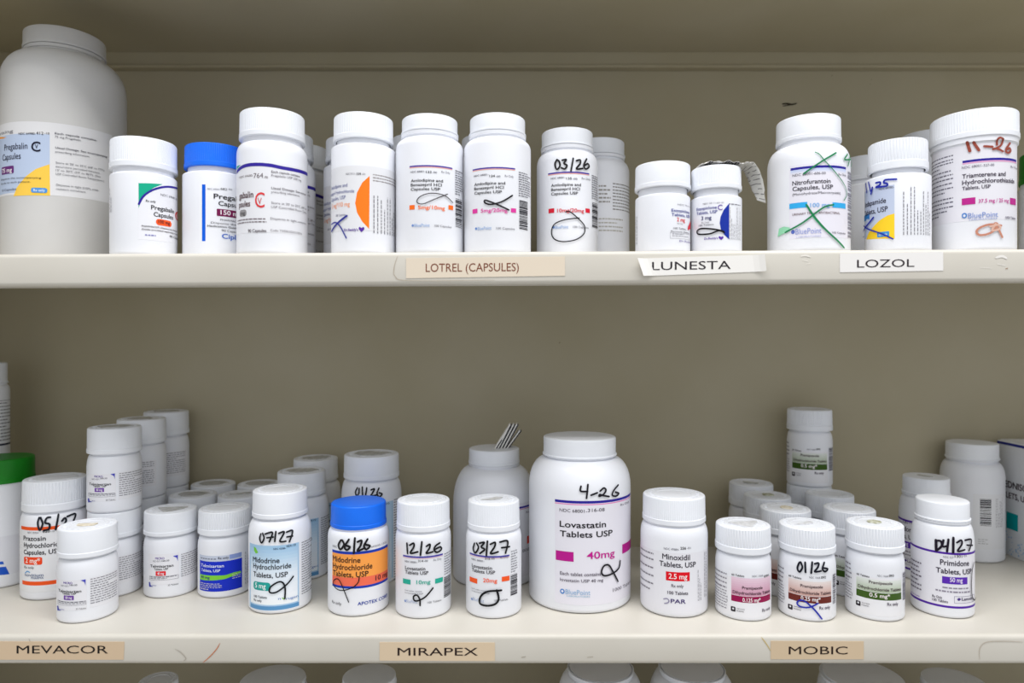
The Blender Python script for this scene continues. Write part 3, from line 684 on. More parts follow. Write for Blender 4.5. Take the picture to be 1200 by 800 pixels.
# ------------------------------------------------------------------ lower row
L1, L2, L3, L4, L5, L6 = (0, 580, 5), (200, 580, 5), (380, 570, 5), (600, 565, 5), (820, 580, 5), (960, 580, 5)
M1, M3, M4, M5, M6 = (0, 420, 5), (820, 460, 5), (960, 490, 5), (460, 480, 5), (310, 510, 6.667)
def art(P):
    P.rect(-150, 250, 110, 480, (228, 229, 236)); P.poly([(-40, 390), (18, 388), (24, 404), (-40, 408)], (40, 96, 200)); P.poly([(-40, 424), (34, 418), (56, 462), (-40, 470)], (30, 86, 196))
bottle('big white bottle with a green lid cut off by the left edge, lower shelf', (-38, 41), (-36, 45), 530, 569, 586, base=691, zb=ZL, style='plain', capmat=M_GREEN, crop=L1, art=art, group=GLW, neck=.95)
def art(P):
    P.rect(-60, 250, 62, 252, (38, 38, 58)); P.para(-40, 262, 62, 500, 12, (130, 130, 134), 0.31); P.rect(-60, 506, 62, 518, (50, 54, 74))
bottle('tall bottle at the back, a sliver showing above the green lid at left', (-40, 12), (-38, 10.5), 424, 450, 458, Yf=.712, zb=ZL, style='bead', crop=M1, art=art, group=GLW, neck=.93)
def art(P):
    P.rect(110, 178, 540, 545, (232, 233, 236)); P.rect(126, 178, 540, 198, (242, 88, 30)); P.rect(132, 497, 540, 520, (242, 88, 30))
    P.text('NDC 70954-', 163, 224, 228, 11, GRY); P.text('020', 250, 220, 293, 14, BLK, 1); P.text('-10', 297, 217, 318, 11, GRY)
    P.text('Prazosin', 140, 262, 269, 26, BLK, 1); P.text('Hydrochloride', 142, 303, 364, 27, BLK, 1); P.text('Capsules, USP', 142, 343, 356, 26, BLK, 1)
    P.pill(142, 358, 248, 402, (240, 72, 28), .22); P.text('2 mg*', 152, 394, 236, 28, (252, 236, 228), 1); P.text('Rx only', 145, 426, 200, 14, (60, 60, 66))
    P.text('novitium', 148, 472, 256, 17, (52, 82, 130)); P.text('PHARMA', 184, 490, 256, 12, (70, 96, 140)); P.stroke([(150, 455), (162, 445), (176, 452)], 4, (70, 150, 210))
def note(P):
    B = (26, 30, 40)
    for p in ([(232, 130), (224, 165), (236, 204), (252, 165), (240, 130)], [(296, 128), (276, 132), (266, 160), (290, 168), (288, 195), (258, 206)], [(342, 112), (326, 200)], [(362, 150), (378, 132), (386, 148), (370, 176)], [(392, 124), (438, 108), (428, 148)]): P.stroke(p, 8, B)
bottle('white bottle marked 05/27 with orange bands and a ribbed cap', (23, 105), (24, 103), 553, 601, 611, base=703.5, zb=ZL, style='coarse', crop=L1, art=art, note=note, group=GLW, neck=.9)

def tel(x, y, k, c, mg, para, side=True):
    def art(P):
        X = lambda a: x+a*k
        Yy = lambda a: y+a*k
        P.rect(X(-10), Yy(-78), X(165), Yy(98), (233, 233, 238)); P.rect(X(182), Yy(-78), X(345), Yy(98), (233, 233, 238))
        P.text('MICRO', X(28), Yy(-44), X(80), 12*k, (100, 70, 160), 1); P.text('NDC 42571-', X(14), Yy(-30), X(62), 9*k, GRY); P.text('160-30', X(64), Yy(-31), X(108), 9*k, GRY, 1)
        P.text('Telmisartan', X(0), Yy(0), X(132), 15*k, (30, 28, 34), 1); P.text('Tablets, USP', X(22), Yy(17), X(102), 11*k, (40, 38, 44), 1)
        P.pill(X(30), Yy(24), X(88), Yy(50), c, .1); P.text(mg, X(40), Yy(44), X(78), 14*k, (240, 236, 245), 1)
        P.frame(X(-4), Yy(50), X(160), Yy(72), (130, 130, 138)); P.para(X(2), Yy(54), X(154), Yy(70), 2, GRY, .4)
        P.poly([(X(128), Yy(-64)), (X(157), Yy(-70)), (X(156), Yy(-34)), (X(150), Yy(-54))], (72, 76, 190)); P.poly([(X(-8), Yy(86)), (X(-2), Yy(84)), (X(2), Yy(104)), (X(16), Yy(112)), (X(-6), Yy(112))], (60, 66, 170))
        P.text('micro', X(12), Yy(107), X(34), 8*k, (80, 84, 160)); P.text('30 Tablets', X(100), Yy(108), X(160), 8*k, (60, 60, 66))
        P.para(*para, 11, (118, 118, 126), 0.28)
    return art
t0 = bottle('squat white bottle with purple strength mark standing alone in front, cream patch on its lid', (66, 139), (64, 137.5), 606, 655, 665, base=730.5, zb=ZL, style='smooth', crop=L1,
            art=tel(345, 562, 1.0, (112, 62, 160), '80 mg', (530, 490, 684, 645)), group=GLW, neck=.86, sealkind='bar', sealmat=M_CREAM)
t1 = bottle('squat white bottle with red strength mark and a torn triangle of foil on its lid', (168, 232), (166.5, 231), 589, 629, 638, base=701, zb=ZL, style='smooth', crop=L1,
            art=tel(882, 421, 1.02, (226, 44, 52), '40 mg', (1060, 345, 1158, 485)), group=GLW, neck=.86, sealkind='tri')
def stack(cx, Y, top, la, lb, yaw=0.0, src=None, zsc=None):
    a = dup(t0, la, cx, Y, ZL, None, yaw, group=GLW, sealkind='none')
    b = dup(src or t0, lb, cx, Y, ZL+a['H']*1.0, top, yaw, group=GLW, sealkind='flap')
    return a, b
stack(134.5, .652, 496, 'squat white bottle at the bottom of the front left pair, behind the lone front one', 'squat white bottle on top of the front left pair, purple mark, foil on lid', .05)
stack(166, .707, 487, 'squat white bottle at the bottom of the second pair from the front left', 'squat white bottle on top of the second pair, only its lid and small print showing', -.75)
stack(195, .757, 479, 'squat white bottle at the bottom of the rearmost left pair', 'squat white bottle on top of the rearmost left pair by the wall', -.35)
dup(t1, 'squat bottle just behind the red strength mark one, lid with grey foil', 226.5, .708, ZL, 573, group=GLW, sealkind='flap')
dup(t1, 'squat bottle at the wall, second behind the red strength mark one', 250, .757, ZL, 561, group=GLW, sealkind='flap')
dup(t1, 'squat bottle just behind the one with the royal blue label', 283, .708, ZL, 573, group=GLW, sealkind='smear')
dup(t1, 'squat bottle at the wall, second behind the royal blue label one', 304, .757, ZL, 561, group=GLW, sealkind='flap')
def art(P):
    P.rect(170, 344, 416, 380, (198, 206, 224)); P.rect(345, 348, 415, 374, (140, 160, 214)); P.rect(172, 378, 418, 552, (22, 48, 196))
    P.para(178, 362, 272, 376, 1, (124, 130, 144), 0.47); P.text('Rx only', 278, 376, 340, 13, (52, 56, 70), 1); P.text('Telmisartan', 180, 415, 312, 17, (225, 232, 250), 1); P.text('Tablets, USP', 182, 442, 291, 15, (225, 232, 250), 1)
    P.poly([(174, 460), (260, 470), (320, 468), (368, 452), (410, 442), (412, 454), (370, 470), (320, 490), (260, 498), (174, 492)], (126, 206, 60)); P.text('40 mg', 180, 482, 229, 15, (24, 48, 120), 1)
    P.para(178, 508, 300, 540, 3, (200, 200, 200), 0.35); P.para(178, 540, 222, 550, 1, (200, 200, 200), 0.55); P.para(360, 462, 410, 496, 3, (200, 200, 200), 0.31); P.vpara(436, 330, 458, 522, 3, (118, 116, 124), .22)
bottle('squat white bottle with a royal blue label and green wave, broad ribbed cap', (231.5, 294.5), (231.5, 294.5), 587.5, 628.5, 637, base=701, zb=ZL, style='coarse', crop=L2, art=art, group=GLW, neck=.86)

LB0, LB1 = (150, 192, 226), (226, 236, 246)
def midart(P):
    P.rect(464, 276, 752, 652, (168, 202, 230)); P.grad(470, 284, 744, 440, (158, 198, 230), (224, 235, 245), 8); P.grad(470, 440, 744, 622, (224, 235, 245), (242, 245, 249), 6); P.rect(470, 630, 752, 652, (92, 148, 196))
    P.poly([(488, 300), (500, 308), (514, 336), (500, 342), (490, 325)], (120, 200, 70)); P.text('NDC 43386-', 602, 320, 675, 10, (70, 90, 120), 1); P.text('024-10', 678, 305, 732, 12, (50, 70, 100), 1)
    P.text('Midodrine', 484, 386, 638, 29, (40, 44, 52), 1); P.text('Hydrochloride', 486, 424, 706, 29, (40, 44, 52), 1); P.text('Tablets, USP', 487, 472, 687, 28, (40, 44, 52), 1)
    P.pill(487, 500, 585, 548, (36, 160, 152), .35); P.text('5 mg', 497, 538, 558, 28, (235, 248, 246), 1); P.text('100 Tablets', 490, 594, 565, 13, (64, 70, 80), 1); P.text('Rx only', 490, 616, 535, 13, (64, 70, 80), 1)
    P.text('n', 630, 612, 645, 13, (50, 110, 180)); P.text('v', 650, 612, 676, 18, (126, 200, 60), 1); P.text('rugen', 676, 612, 746, 14, (50, 110, 180)); P.para(766, 275, 822, 590, 22, (118, 118, 126), 0.30)
def note(P):
    B = (22, 24, 30)
    for p in ([(532, 225), (525, 252), (536, 278), (550, 250), (542, 222)], [(556, 226), (598, 217), (580, 272)], [(566, 248), (602, 244)], [(617, 212), (611, 270)], [(634, 222), (665, 214), (640, 268), (674, 268)], [(678, 215), (712, 207), (694, 272)], [(680, 243), (712, 238)]): P.stroke(p, 7.5, B)
    P.split(); P.stroke([(716, 474), (680, 520), (620, 566), (582, 566), (588, 535), (628, 508), (656, 510), (670, 545), (668, 604)], 7, B)
mid = bottle('white bottle marked 07/27 with a pale blue label', (291, 365), (294, 360), 566, 609, 622, base=719.5, zb=ZL, style='smooth', crop=L2, art=midart, note=note, group=GLW, neck=.88)
dup(mid, 'pale blue label bottle just behind the one marked 07/27', 353.5, .700, ZL, 546, group=GLW, sealkind='flap')
dup(mid, 'pale blue label bottle at the wall, second behind the one marked 07/27', 370, .757, ZL, 532, yaw=.5, group=GLW, sealkind='flap')
def art(P):
    P.rect(600, 490, 1005, 1150, (176, 206, 230)); P.grad(612, 505, 992, 1130, (182, 212, 236), (230, 236, 244), 8)
    P.text('NDC 43386-', 740, 548, 860, 14, (70, 90, 120)); P.text('025-10', 880, 550, 975, 14, (60, 80, 110), 1); P.para(1010, 500, 1050, 1140, 32, (114, 114, 124), 0.35)
def note(P):
    for p in ([(728, 408), (714, 440), (722, 468), (740, 450), (742, 412)], [(766, 402), (768, 470)], [(800, 408), (790, 472)], [(832, 424), (858, 416), (846, 444), (832, 470), (872, 464)], [(892, 410), (878, 450), (894, 478), (916, 456), (894, 446)]): P.stroke(p, 9, (24, 24, 28))
bottle('larger white bottle marked 01/26 behind the blue cap bottle', (400, 470.5), (402, 467.5), 526, 564, 580, base=686, zb=ZL, style='smooth', crop=M6, art=art, note=note, group=GLW, neck=.9, sealkind='flap', sealmat=M_FOIL)
def art(P):
    P.rect(48, 366, 371, 580, (28, 62, 176)); P.rect(48, 382, 371, 516, (252, 164, 78)); P.rect(48, 516, 371, 566, (242, 112, 84))
    P.text('NDC', 50, 352, 75, 12, (60, 60, 66)); P.text('60505-1325', 274, 358, 362, 11, (110, 110, 118))
    P.text('Midodrine', 52, 432, 212, 31, (54, 34, 30), 1); P.text('Hydrochloride', 52, 474, 281, 31, (54, 34, 30), 1); P.text('Tablets, USP', 52, 515, 259, 30, (54, 34, 30), 1); P.text('10 mg', 299, 549, 368, 27, (70, 32, 46), 1)
    P.text('APOTEX CORP.', 195, 695, 368, 19, (32, 62, 160), 1); P.text('Rx only', 48, 680, 101, 17, (70, 66, 72))
def note(P):
    B = (22, 20, 24)
    for p in ([(100, 312), (86, 342), (98, 366), (118, 338), (108, 312)], [(146, 308), (122, 350), (134, 370), (152, 352), (130, 344)], [(180, 300), (174, 388)], [(195, 322), (218, 314), (212, 344), (194, 374), (228, 362)], [(252, 306), (232, 345), (245, 366), (266, 346), (240, 338)]): P.stroke(p, 9, B)
    P.split(); P.stroke([(205, 530), (198, 560), (165, 590), (110, 606), (76, 596), (58, 570), (62, 546), (85, 540), (108, 580), (145, 674)], 4.5, B)
bottle('white bottle marked 06/26 with a blue cap and an orange label', (384, 456), (387.5, 453.5), 580, 621.5, 626, base=722.5, zb=ZL, style='plain', capmat=M_BLUE, crop=L3, art=art, note=note, group=GLW, neck=.95)

def lova(x, y, c, mg, three, y2):
    """x, y: left end of the blue rule; lower shelf 100-tablet bottles"""
    def art(P):
        P.rect(x, y, x+232, y+9, (70, 60, 166)); P.rect(x, y+11, x+232, y+15, (226, 186, 200))
        P.text('NDC 68001-', x+11, y+42, x+85, 10, GRY, 1); P.text(three, x+88, y+43, x+118, 12, BLK, 1); P.text('-00', x+121, y+42, x+145, 10, GRY, 1); P.text('Rx Only', x+178, y+38, x+224, 11, GRY)
        P.text('Lovastatin', x+13, y+84, x+130, 19, (50, 46, 54), 1); P.text('Tablets USP', x+13, y+109, x+148, 19, (50, 46, 54), 1)
        P.rect(x, y2, x+44, y2+28, c); P.rect(x+187, y2+4, x+232, y2+32, c); P.text(mg, x+78, y2+34, x+160, 22, c, 1)
        P.text('Each tablet contains', x+13, y2+72, x+110, 8, GRY); P.text('lovastatin USP', x+13, y2+86, x+118, 8, GRY)
        P.text('BluePoint', x+20, y2+140, x+84, 18, (172, 186, 214)); P.pill(x+8, y2+124, x+19, y2+138, (140, 160, 205), .5); P.text('100 Tablets', x+142, y2+148, x+222, 11, (90, 90, 98))
        P.para(x+240, y-6, x+276, y+128, 9, (124, 124, 132), 0.33); P.ladder(x+238, y2-6, x+276, y2+114)
    return art
def note(P):
    B = (20, 20, 24)
    for p in ([(487, 330), (491, 390)], [(503, 342), (525, 330), (526, 352), (507, 388), (549, 380)], [(572, 322), (564, 400)], [(598, 348), (617, 336), (615, 360), (597, 388), (634, 380)], [(674, 328), (650, 345), (642, 368), (658, 383), (683, 366), (676, 352), (650, 364)]): P.stroke(p, 8, B)
    P.split(); P.stroke([(635, 592), (590, 645), (545, 667), (527, 660), (526, 640), (545, 634), (560, 658), (562, 694)], 7, B)
bottle('white ribbed cap bottle marked 12/26 with teal squares', (463.5, 528.5), (464.5, 527.5), 577.5, 624, 629, base=725, zb=ZL, style='fine', crop=L3, art=lova(462, 398, (40, 172, 150), '10mg', '314', 536), note=note, group=GLW, neck=.92)
def note(P):
    B = (20, 20, 24)
    for p in ([(884, 330), (876, 362), (888, 387), (906, 356), (896, 330)], [(912, 330), (940, 325), (922, 352), (942, 366), (914, 390)], [(957, 318), (951, 402)], [(974, 336), (1000, 325), (998, 350), (975, 390), (1018, 380)], [(1028, 323), (1072, 318), (1060, 388)], [(1038, 356), (1082, 350)]): P.stroke(p, 8, B)
    P.split(); P.stroke([(1036, 605), (960, 612), (920, 640), (914, 680), (950, 695), (1000, 686), (1021, 655), (1010, 604)], 9, B)
bottle('white ribbed cap bottle marked 03/27 on the lower shelf, orange squares', (546, 611), (547, 608.5), 578, 624, 629, base=725, zb=ZL, style='fine', crop=L3, art=lova(853, 384, (246, 92, 36), '20mg', '315', 524), note=note, group=GLW, neck=.92, sealkind='smear')
def art(P):
    P.rect(640, 560, 835, 1000, (230, 229, 236)); P.rect(560, 581, 835, 592, (52, 40, 150)); P.rect(560, 595, 835, 600, (220, 160, 190))
    P.text('Rx Only', 782, 607, 830, 12, GRY); P.rect(788, 740, 840, 785, (238, 66, 40)); P.text('1000 Tablets', 750, 838, 835, 16, (96, 96, 104))
big = bottle('big white bottle behind the lower one marked 03/27, folded striped paper on its cap', (531, 627), (549, 609), 520, 547, 588, base=690, zb=ZL, style='plain', crop=M5, art=art, group=GLW, neck=.94, collar=True)
def art(P):
    P.rect(252, 92, 694, 702, (231, 229, 238)); P.rect(252, 98, 692, 113, (40, 30, 150)); P.rect(252, 116, 692, 122, (226, 130, 190))
    P.text('NDC 68001-', 279, 169, 440, 18, (56, 50, 62)); P.text('316-08', 444, 173, 542, 19, (56, 50, 62)); P.text('Rx Only', 634, 139, 684, 13, GRY)
    P.text('Lovastatin', 280, 258, 550, 34, (24, 22, 28), 1); P.text('Tablets USP', 281, 313, 588, 33, (24, 22, 28), 1)
    P.rect(257, 396, 361, 452, (186, 24, 140)); P.rect(645, 364, 694, 418, (186, 24, 140)); P.text('40mg', 438, 448, 600, 40, (196, 30, 146), 1)
    P.text('Each tablet contains', 282, 538, 520, 19, (110, 104, 116), 1); P.text('lovastatin USP 40 mg', 282, 574, 534, 17, (110, 104, 116), 1)
    P.pill(282, 620, 309, 650, (70, 130, 200), .5); P.pill(289, 628, 302, 643, (231, 229, 238), .5); P.text('BluePoint', 314, 652, 458, 28, (140, 180, 215)); P.text('LABORATORIES', 322, 667, 456, 8, (130, 180, 205)); P.text('1000 Tablets', 590, 640, 690, 19, (120, 116, 126))
def note(P):
    B = (28, 26, 34)
    for p, wd in (([(404, 22), (402, 50), (442, 52)], 8), ([(444, 12), (436, 92)], 8), ([(462, 74), (498, 60)], 8), ([(514, 50), (535, 32), (548, 44), (534, 68), (510, 80), (512, 70), (532, 76), (566, 82)], 8), ([(618, 14), (594, 44), (584, 72), (604, 80), (622, 64), (602, 56)], 8)): P.stroke(p, wd, B)
    P.split(); P.stroke([(630, 458), (622, 500), (585, 532), (540, 545), (522, 524), (536, 488), (565, 484), (590, 525), (617, 578)], 8, B)
bottle('biggest white bottle of the lower shelf, marked 4-26, with magenta squares', (620, 739), (635.5, 722.5), 505, 539, 566, base=718.5, zb=ZL, style='bead', crop=L4, art=art, note=note, group=GLW, neck=.93)
def art(P):
    P.rect(750, 345, 1142, 712, (231, 231, 237)); P.text('NDC 49884-', 890, 392, 980, 12, GRY); P.text('256', 986, 393, 1020, 15, BLK, 1); P.text('-01', 1024, 391, 1046, 12, GRY)
    P.text('Minoxidil', 881, 446, 1042, 31, (46, 40, 54), 1); P.text('Tablets, USP', 864, 485, 1076, 29, (46, 40, 54), 1); P.rect(902, 520, 1041, 572, (224, 16, 34)); P.text('2.5 mg', 918, 562, 1026, 30, (250, 236, 236), 1)
    P.text('Rx only', 934, 612, 1005, 17, (90, 84, 96), 1); P.text('100 Tablets', 911, 652, 1031, 18, (70, 64, 78), 1); P.text('PAR', 930, 705, 1018, 23, (64, 46, 110), 1)
    P.stroke([(890, 682), (908, 680), (920, 692), (914, 704), (895, 708)], 5, (150, 146, 170))
    for y in (375, 408, 455, 500, 545, 580): P.para(756, y, 830, y+22, 1, (130, 126, 136), 0.35)
    P.vpara(1088, 492, 1112, 694, 3, (118, 116, 124), .22); P.vpara(1126, 402, 1140, 670, 2, (118, 116, 124), .22)
bottle('white bottle with a red strength box, right of the biggest bottle', (750.5, 829.5), (753, 827.5), 570.5, 617, 624, base=724, zb=ZL, style='fine', crop=L4, art=art, group=GLW, neck=.92)

def pram(x0, x1, yt, yb, hb, pale, tint, dark, mg, three, xl, extra=None):
    def art(P):
        P.rect(xl, yt-42, x1+2, yb+98, (234, 234, 238)); P.grad(x0, yt, x1, yb-2, pale, tint, 8); P.rect(x0, yb, x1, yb+hb, dark)
        wd = x1-x0
        P.text('60 Tablets', x0+2, yt-6, x0+76, 11, (60, 58, 64), 1); P.text('NDC 13668-', x0+122, yt+6, x0+188, 11, GRY); P.text(three, x0+190, yt+8, x0+218, 13, BLK, 1)
        P.text('Pramipexole', x0+wd*.28, yb-31, x0+wd*.80, 16, (62, 40, 48), 1); P.text('Dihydrochloride Tablets', x0+wd*.04, yb-9, x0+wd*.985, 16, (62, 40, 48), 1); P.text(mg, x0+wd*.29, yb+hb+7, x0+wd*.75, 22, (246, 238, 238), 1)
        P.pill(x0-2, yb+68, x0+25, yb+96, (44, 38, 46), .15); P.pill(x0+6, yb+76, x0+17, yb+88, (225, 225, 230), .5); P.text('torrent', x0+32, yb+86, x0+78, 9, (84, 80, 88)); P.text('PHARMA', x0+32, yb+100, x0+74, 8, (84, 80, 88)); P.text('Rx only', x0+180, yb+103, x0+242 if x0+242 < x1 else x1-3, 18, (84, 74, 92), 1)
        for a, b, n in ((-62, 40, 4), (20, 100, 5), (100, 150, 3)): P.para(xl, yb-100+a, x0-26, yb-100+b, n, (144, 142, 150), 0.31)
        P.vpara(x0-24, yb+6, x0-14, yb+44, 1, (118, 116, 124), .22)
        P.ladder(x1+8, yt-15, x1+24, yb+70, (110, 108, 118))
    return art
bottle('squat white bottle with a pink and maroon label, torn seal on its ribbed lid', (838, 904), (838, 904.5), 605, 651, 660, base=728, zb=ZL, style='coarse', crop=L5, art=pram(185, 412, 474, 580, 36, (232, 208, 222), (206, 150, 174), (150, 14, 76), '0.125 mg*', '091', 92), group=GLW, neck=.86, sealkind='tri', sealmat=M_CLEAR)
def note(P):
    for p in ([(585, 392), (574, 425), (586, 448), (602, 420), (592, 390)], [(618, 392), (620, 450)], [(658, 390), (652, 455)], [(672, 400), (694, 396), (690, 420), (672, 446), (708, 442)], [(726, 392), (716, 428), (730, 446), (746, 430), (720, 424)]): P.stroke(p, 8, (18, 20, 34))
    P.split(); P.stroke([(690, 632), (640, 655), (590, 650), (572, 630), (590, 614), (620, 622), (670, 668), (712, 722)], 7, (34, 46, 170))
p25 = bottle('squat white bottle marked 01/26 with a brown label', (911.5, 980), (912, 980.5), 605.5, 651, 660, base=728.5, zb=ZL, style='coarse', crop=L5, art=pram(520, 770, 480, 566, 38, (232, 222, 220), (206, 164, 154), (108, 42, 34), '0.25 mg*', '092', 462), note=note, group=GLW, neck=.86, sealkind='smear', sealmat=M_CLEAR)
p05 = bottle('squat white bottle with a green band label, right end of the front squat three', (990, 1060.5), (990, 1061), 604, 649.5, 658, base=728.5, zb=ZL, style='coarse', crop=L5, art=pram(918, 1180, 470, 544, 40, (228, 232, 228), (176, 190, 164), (62, 92, 30), '0.5 mg*', '093', 858), group=GLW, neck=.86, sealkind='dot', sealmat=M_OLIVE)
dup(p25, 'squat ribbed lid bottle just behind the brown label one, brown spot on its lid', 920, .651, ZL, 588, yaw=-1.2, group=GLW, sealkind='dot', sealmat=M_CREAM)
dup(p25, 'squat ribbed lid bottle, second behind the brown label one, olive spot on its lid', 899, .699, ZL, 574, yaw=-.8, group=GLW, sealkind='dot', sealmat=M_OLIVE)
dup(p25, 'squat ribbed lid bottle, third behind the brown label one, nearest the wall', 880, .748, ZL, 559, yaw=-.6, group=GLW, sealkind='bar', sealmat=M_FOIL)
dup(p05, 'squat ribbed lid bottle just behind the green band front one', 995, .652, ZL, 588, yaw=.12, group=GLW, sealkind='none')
dup(p05, 'squat ribbed lid bottle, second behind the green band front one', 972, .702, ZL, 572, group=GLW, sealkind='none')
pb = dup(p05, 'squat ribbed lid bottle at the wall carrying another bottle on its lid', 948, .752, ZL, 562, group=GLW, sealkind='none')
dup(p05, 'squat green band bottle perched on the lid of another at the back wall', 948.5, .752, ZL+pb['H'], 476.5, yaw=-.12, group=GLW, sealkind='none')

def art(P):
    P.rect(536, 282, 910, 572, (233, 232, 239)); P.rect(536, 270, 912, 282, (82, 34, 160)); P.rect(536, 566, 912, 578, (82, 34, 160))
    P.text('NDC 527-', 727, 366, 790, 12, GRY); P.text('1301', 793, 365, 836, 15, (60, 56, 66), 1); P.text('-01', 840, 362, 862, 12, GRY)
    P.text('Primidone', 708, 405, 876, 31, (40, 30, 54), 1); P.text('Tablets, USP', 684, 449, 890, 29, (40, 30, 54), 1); P.rect(720, 473, 867, 514, (92, 44, 176)); P.text('50 mg', 765, 507, 839, 25, (240, 232, 250), 1)
    P.para(722, 534, 872, 552, 1, (144, 138, 154), 0.43); P.para(682, 548, 888, 566, 1, (144, 138, 154), 0.47); P.text('Rx Only', 663, 594, 720, 14, (64, 56, 74), 1); P.text('100 Tablets', 663, 614, 754, 14, (64, 56, 74), 1)
    P.frame(791, 592, 906, 632, (70, 56, 110)); P.poly([(806, 610), (818, 600), (830, 608), (818, 619)], (70, 40, 130)); P.text('Lannett', 834, 617, 898, 17, (50, 38, 80), 1)
    P.para(541, 365, 600, 540, 7, (118, 112, 126), 0.33); P.para(541, 560, 606, 572, 1, (164, 144, 200), 0.39)
def note(P):
    B = (26, 18, 34)
    for p, wd in (([(685, 262), (687, 322)], 11), ([(685, 265), (712, 268), (718, 296), (690, 322)], 9), ([(728, 262), (722, 298), (752, 296)], 9), ([(756, 258), (748, 328)], 9), ([(784, 248), (783, 334)], 10), ([(804, 276), (828, 262), (832, 285), (808, 326), (848, 318)], 8), ([(850, 262), (886, 260), (872, 324)], 8), ([(860, 291), (892, 292)], 7)): P.stroke(p, wd, B)
    P.split(); P.stroke([(900, 392), (890, 440), (886, 520), (890, 590), (902, 612), (909, 600)], 5, B)
prim = bottle('white bottle marked 04/27 with purple rings round its label', (1067, 1142.5), (1071.5, 1139), 578, 613, 634, base=725, zb=ZL, style='bead', crop=L6, art=art, note=note, group=GLW, neck=.93, collar=True)
dup(prim, 'white bottle behind the one marked 04/27, grey foil on its lid', 1085, .690, ZL, 553, yaw=-1.3, group=GLW, sealkind='bar')
def art(P):
    P.rect(900, 440, 1085, 760, (234, 235, 239)); P.ladder(942, 472, 1008, 628, (52, 52, 56)); P.vpara(1035, 470, 1076, 640, 6, (118, 116, 124), .22); P.para(930, 706, 1012, 742, 3, (174, 174, 176), 0.27)
bottle('tall white bottle with a barcode at the right, near the carton', (1101, 1178.5), (1106, 1172), 514, 541, 556, base=660, zb=ZL, style='bead', crop=M4, art=art, group=GLW, neck=.9, collar=True)

# carton at the right end of the lower shelf
def carton():
    X0, X1, Y0, Y1, H = .551, .655, .615, .776, .126
    root = empty('carton', (X0, Y0, ZL)); tag(root, 'white printed carton with a teal patch cut off by the right edge', 'box')
    m = MB(); w_, d_ = X1-X0, Y1-Y0
    m.box((0, 0, 0), (w_, d_, H), M_CARTON); bx = m.build('box_body', root)
    bv = bx.modifiers.new('edge', 'BEVEL'); bv.width = .0012; bv.segments = 2
    m = MB(); m.box((-.0003, .001, H-.004), (-.0001, d_-.001, H-.0012), ink((40, 48, 130)))
    def fp(px, py):
        Y = F*X0/(px-600); return Y-Y0, ZC+(400-py)/F*Y-ZL
    y0, z0 = fp(1180, 599); y1, z1 = fp(1193, 622); yb, zb_ = fp(1180, 618)
    m.box((-.0004, y1, zb_), (-.0001, y0, z0), ink((0, 158, 160)))
    for t, px, py, h, n in (('PREDNISONE', 1179, 570, 7.5, 2), ('TABLETS, USP', 1179, 582, 6.5, 5)):
        V, Fc, W = layout(t, 1); ya, za = fp(px, py); hz = h/F*.76; wd = W*hz*.95
        ya += wd*(.22 if n == 2 else .30)
        m.add([(-.0005, ya-x/W*wd, za+y*hz) for x, y in V], Fc, ink((66, 44, 60)))
    random.seed(5)
    for k in range(150):                         # pale blue speckled print low on the panel
        y = random.uniform(.02, d_-.01); z = random.uniform(.004, .034)*random.uniform(.4, 1); s_ = random.uniform(.0008, .002)
        m.box((-.0003, y, z), (-.0001, y+s_, z+s_), ink((168, 196, 224)))
    m.build('printed_panel', root)
    m = MB(); m.box((.004, .0008, H), (w_-.0008, d_-.0008, H+.0007), M_CARTON); m.build('lid_flap', root)
carton()

# folded paper sheets standing on the cap of the big bottle
def leaflet_fan():
    X, Y, z = big['X'], big['Y'], ZL+big['H']+.0002
    root = empty('folded_leaflet', (X, Y, z)); tag(root, 'small folded striped paper standing up on the cap of the big bottle', 'leaflet', 'folded leaflets on caps')
    hz = .0235; m = MB(); n = 5; tip = .0125
    for i in range(n):
        x0 = .0003+i*.0031; lean = tip+(.001*random.random()); hh = hz*(1.0 if 0 < i < 4 else .80-.02*i)
        y0 = -.008+.0009*i; th = .0014
        c = M_PAPER
        m.add([(x0, y0, 0), (x0+th, y0, 0), (x0+th+lean*.95, y0+.004, hh), (x0+lean*.95, y0+.004, hh), (x0, y0+.013, 0), (x0+th, y0+.013, 0), (x0+th+lean*.95, y0+.017, hh), (x0+lean*.95, y0+.017, hh)],
              [(0,1,2,3),(5,4,7,6),(1,5,6,2),(4,0,3,7),(3,2,6,7),(4,5,1,0)], c)
        x1 = x0+th
        m.add([(x1, y0+.0005, 0), (x1+.0013, y0+.0005, 0), (x1+.0013+lean*.95, y0+.0045, hh*.97), (x1+lean*.95, y0+.0045, hh*.97), (x1, y0+.012, 0), (x1+.0013, y0+.012, 0), (x1+.0013+lean*.95, y0+.016, hh*.97), (x1+lean*.95, y0+.016, hh*.97)],
              [(0,1,2,3),(5,4,7,6),(1,5,6,2),(4,0,3,7),(3,2,6,7),(4,5,1,0)], ink((46, 46, 52) if i % 2 == 0 else (70, 70, 76)))
    m.build('paper_sheets', root)
leaflet_fan()

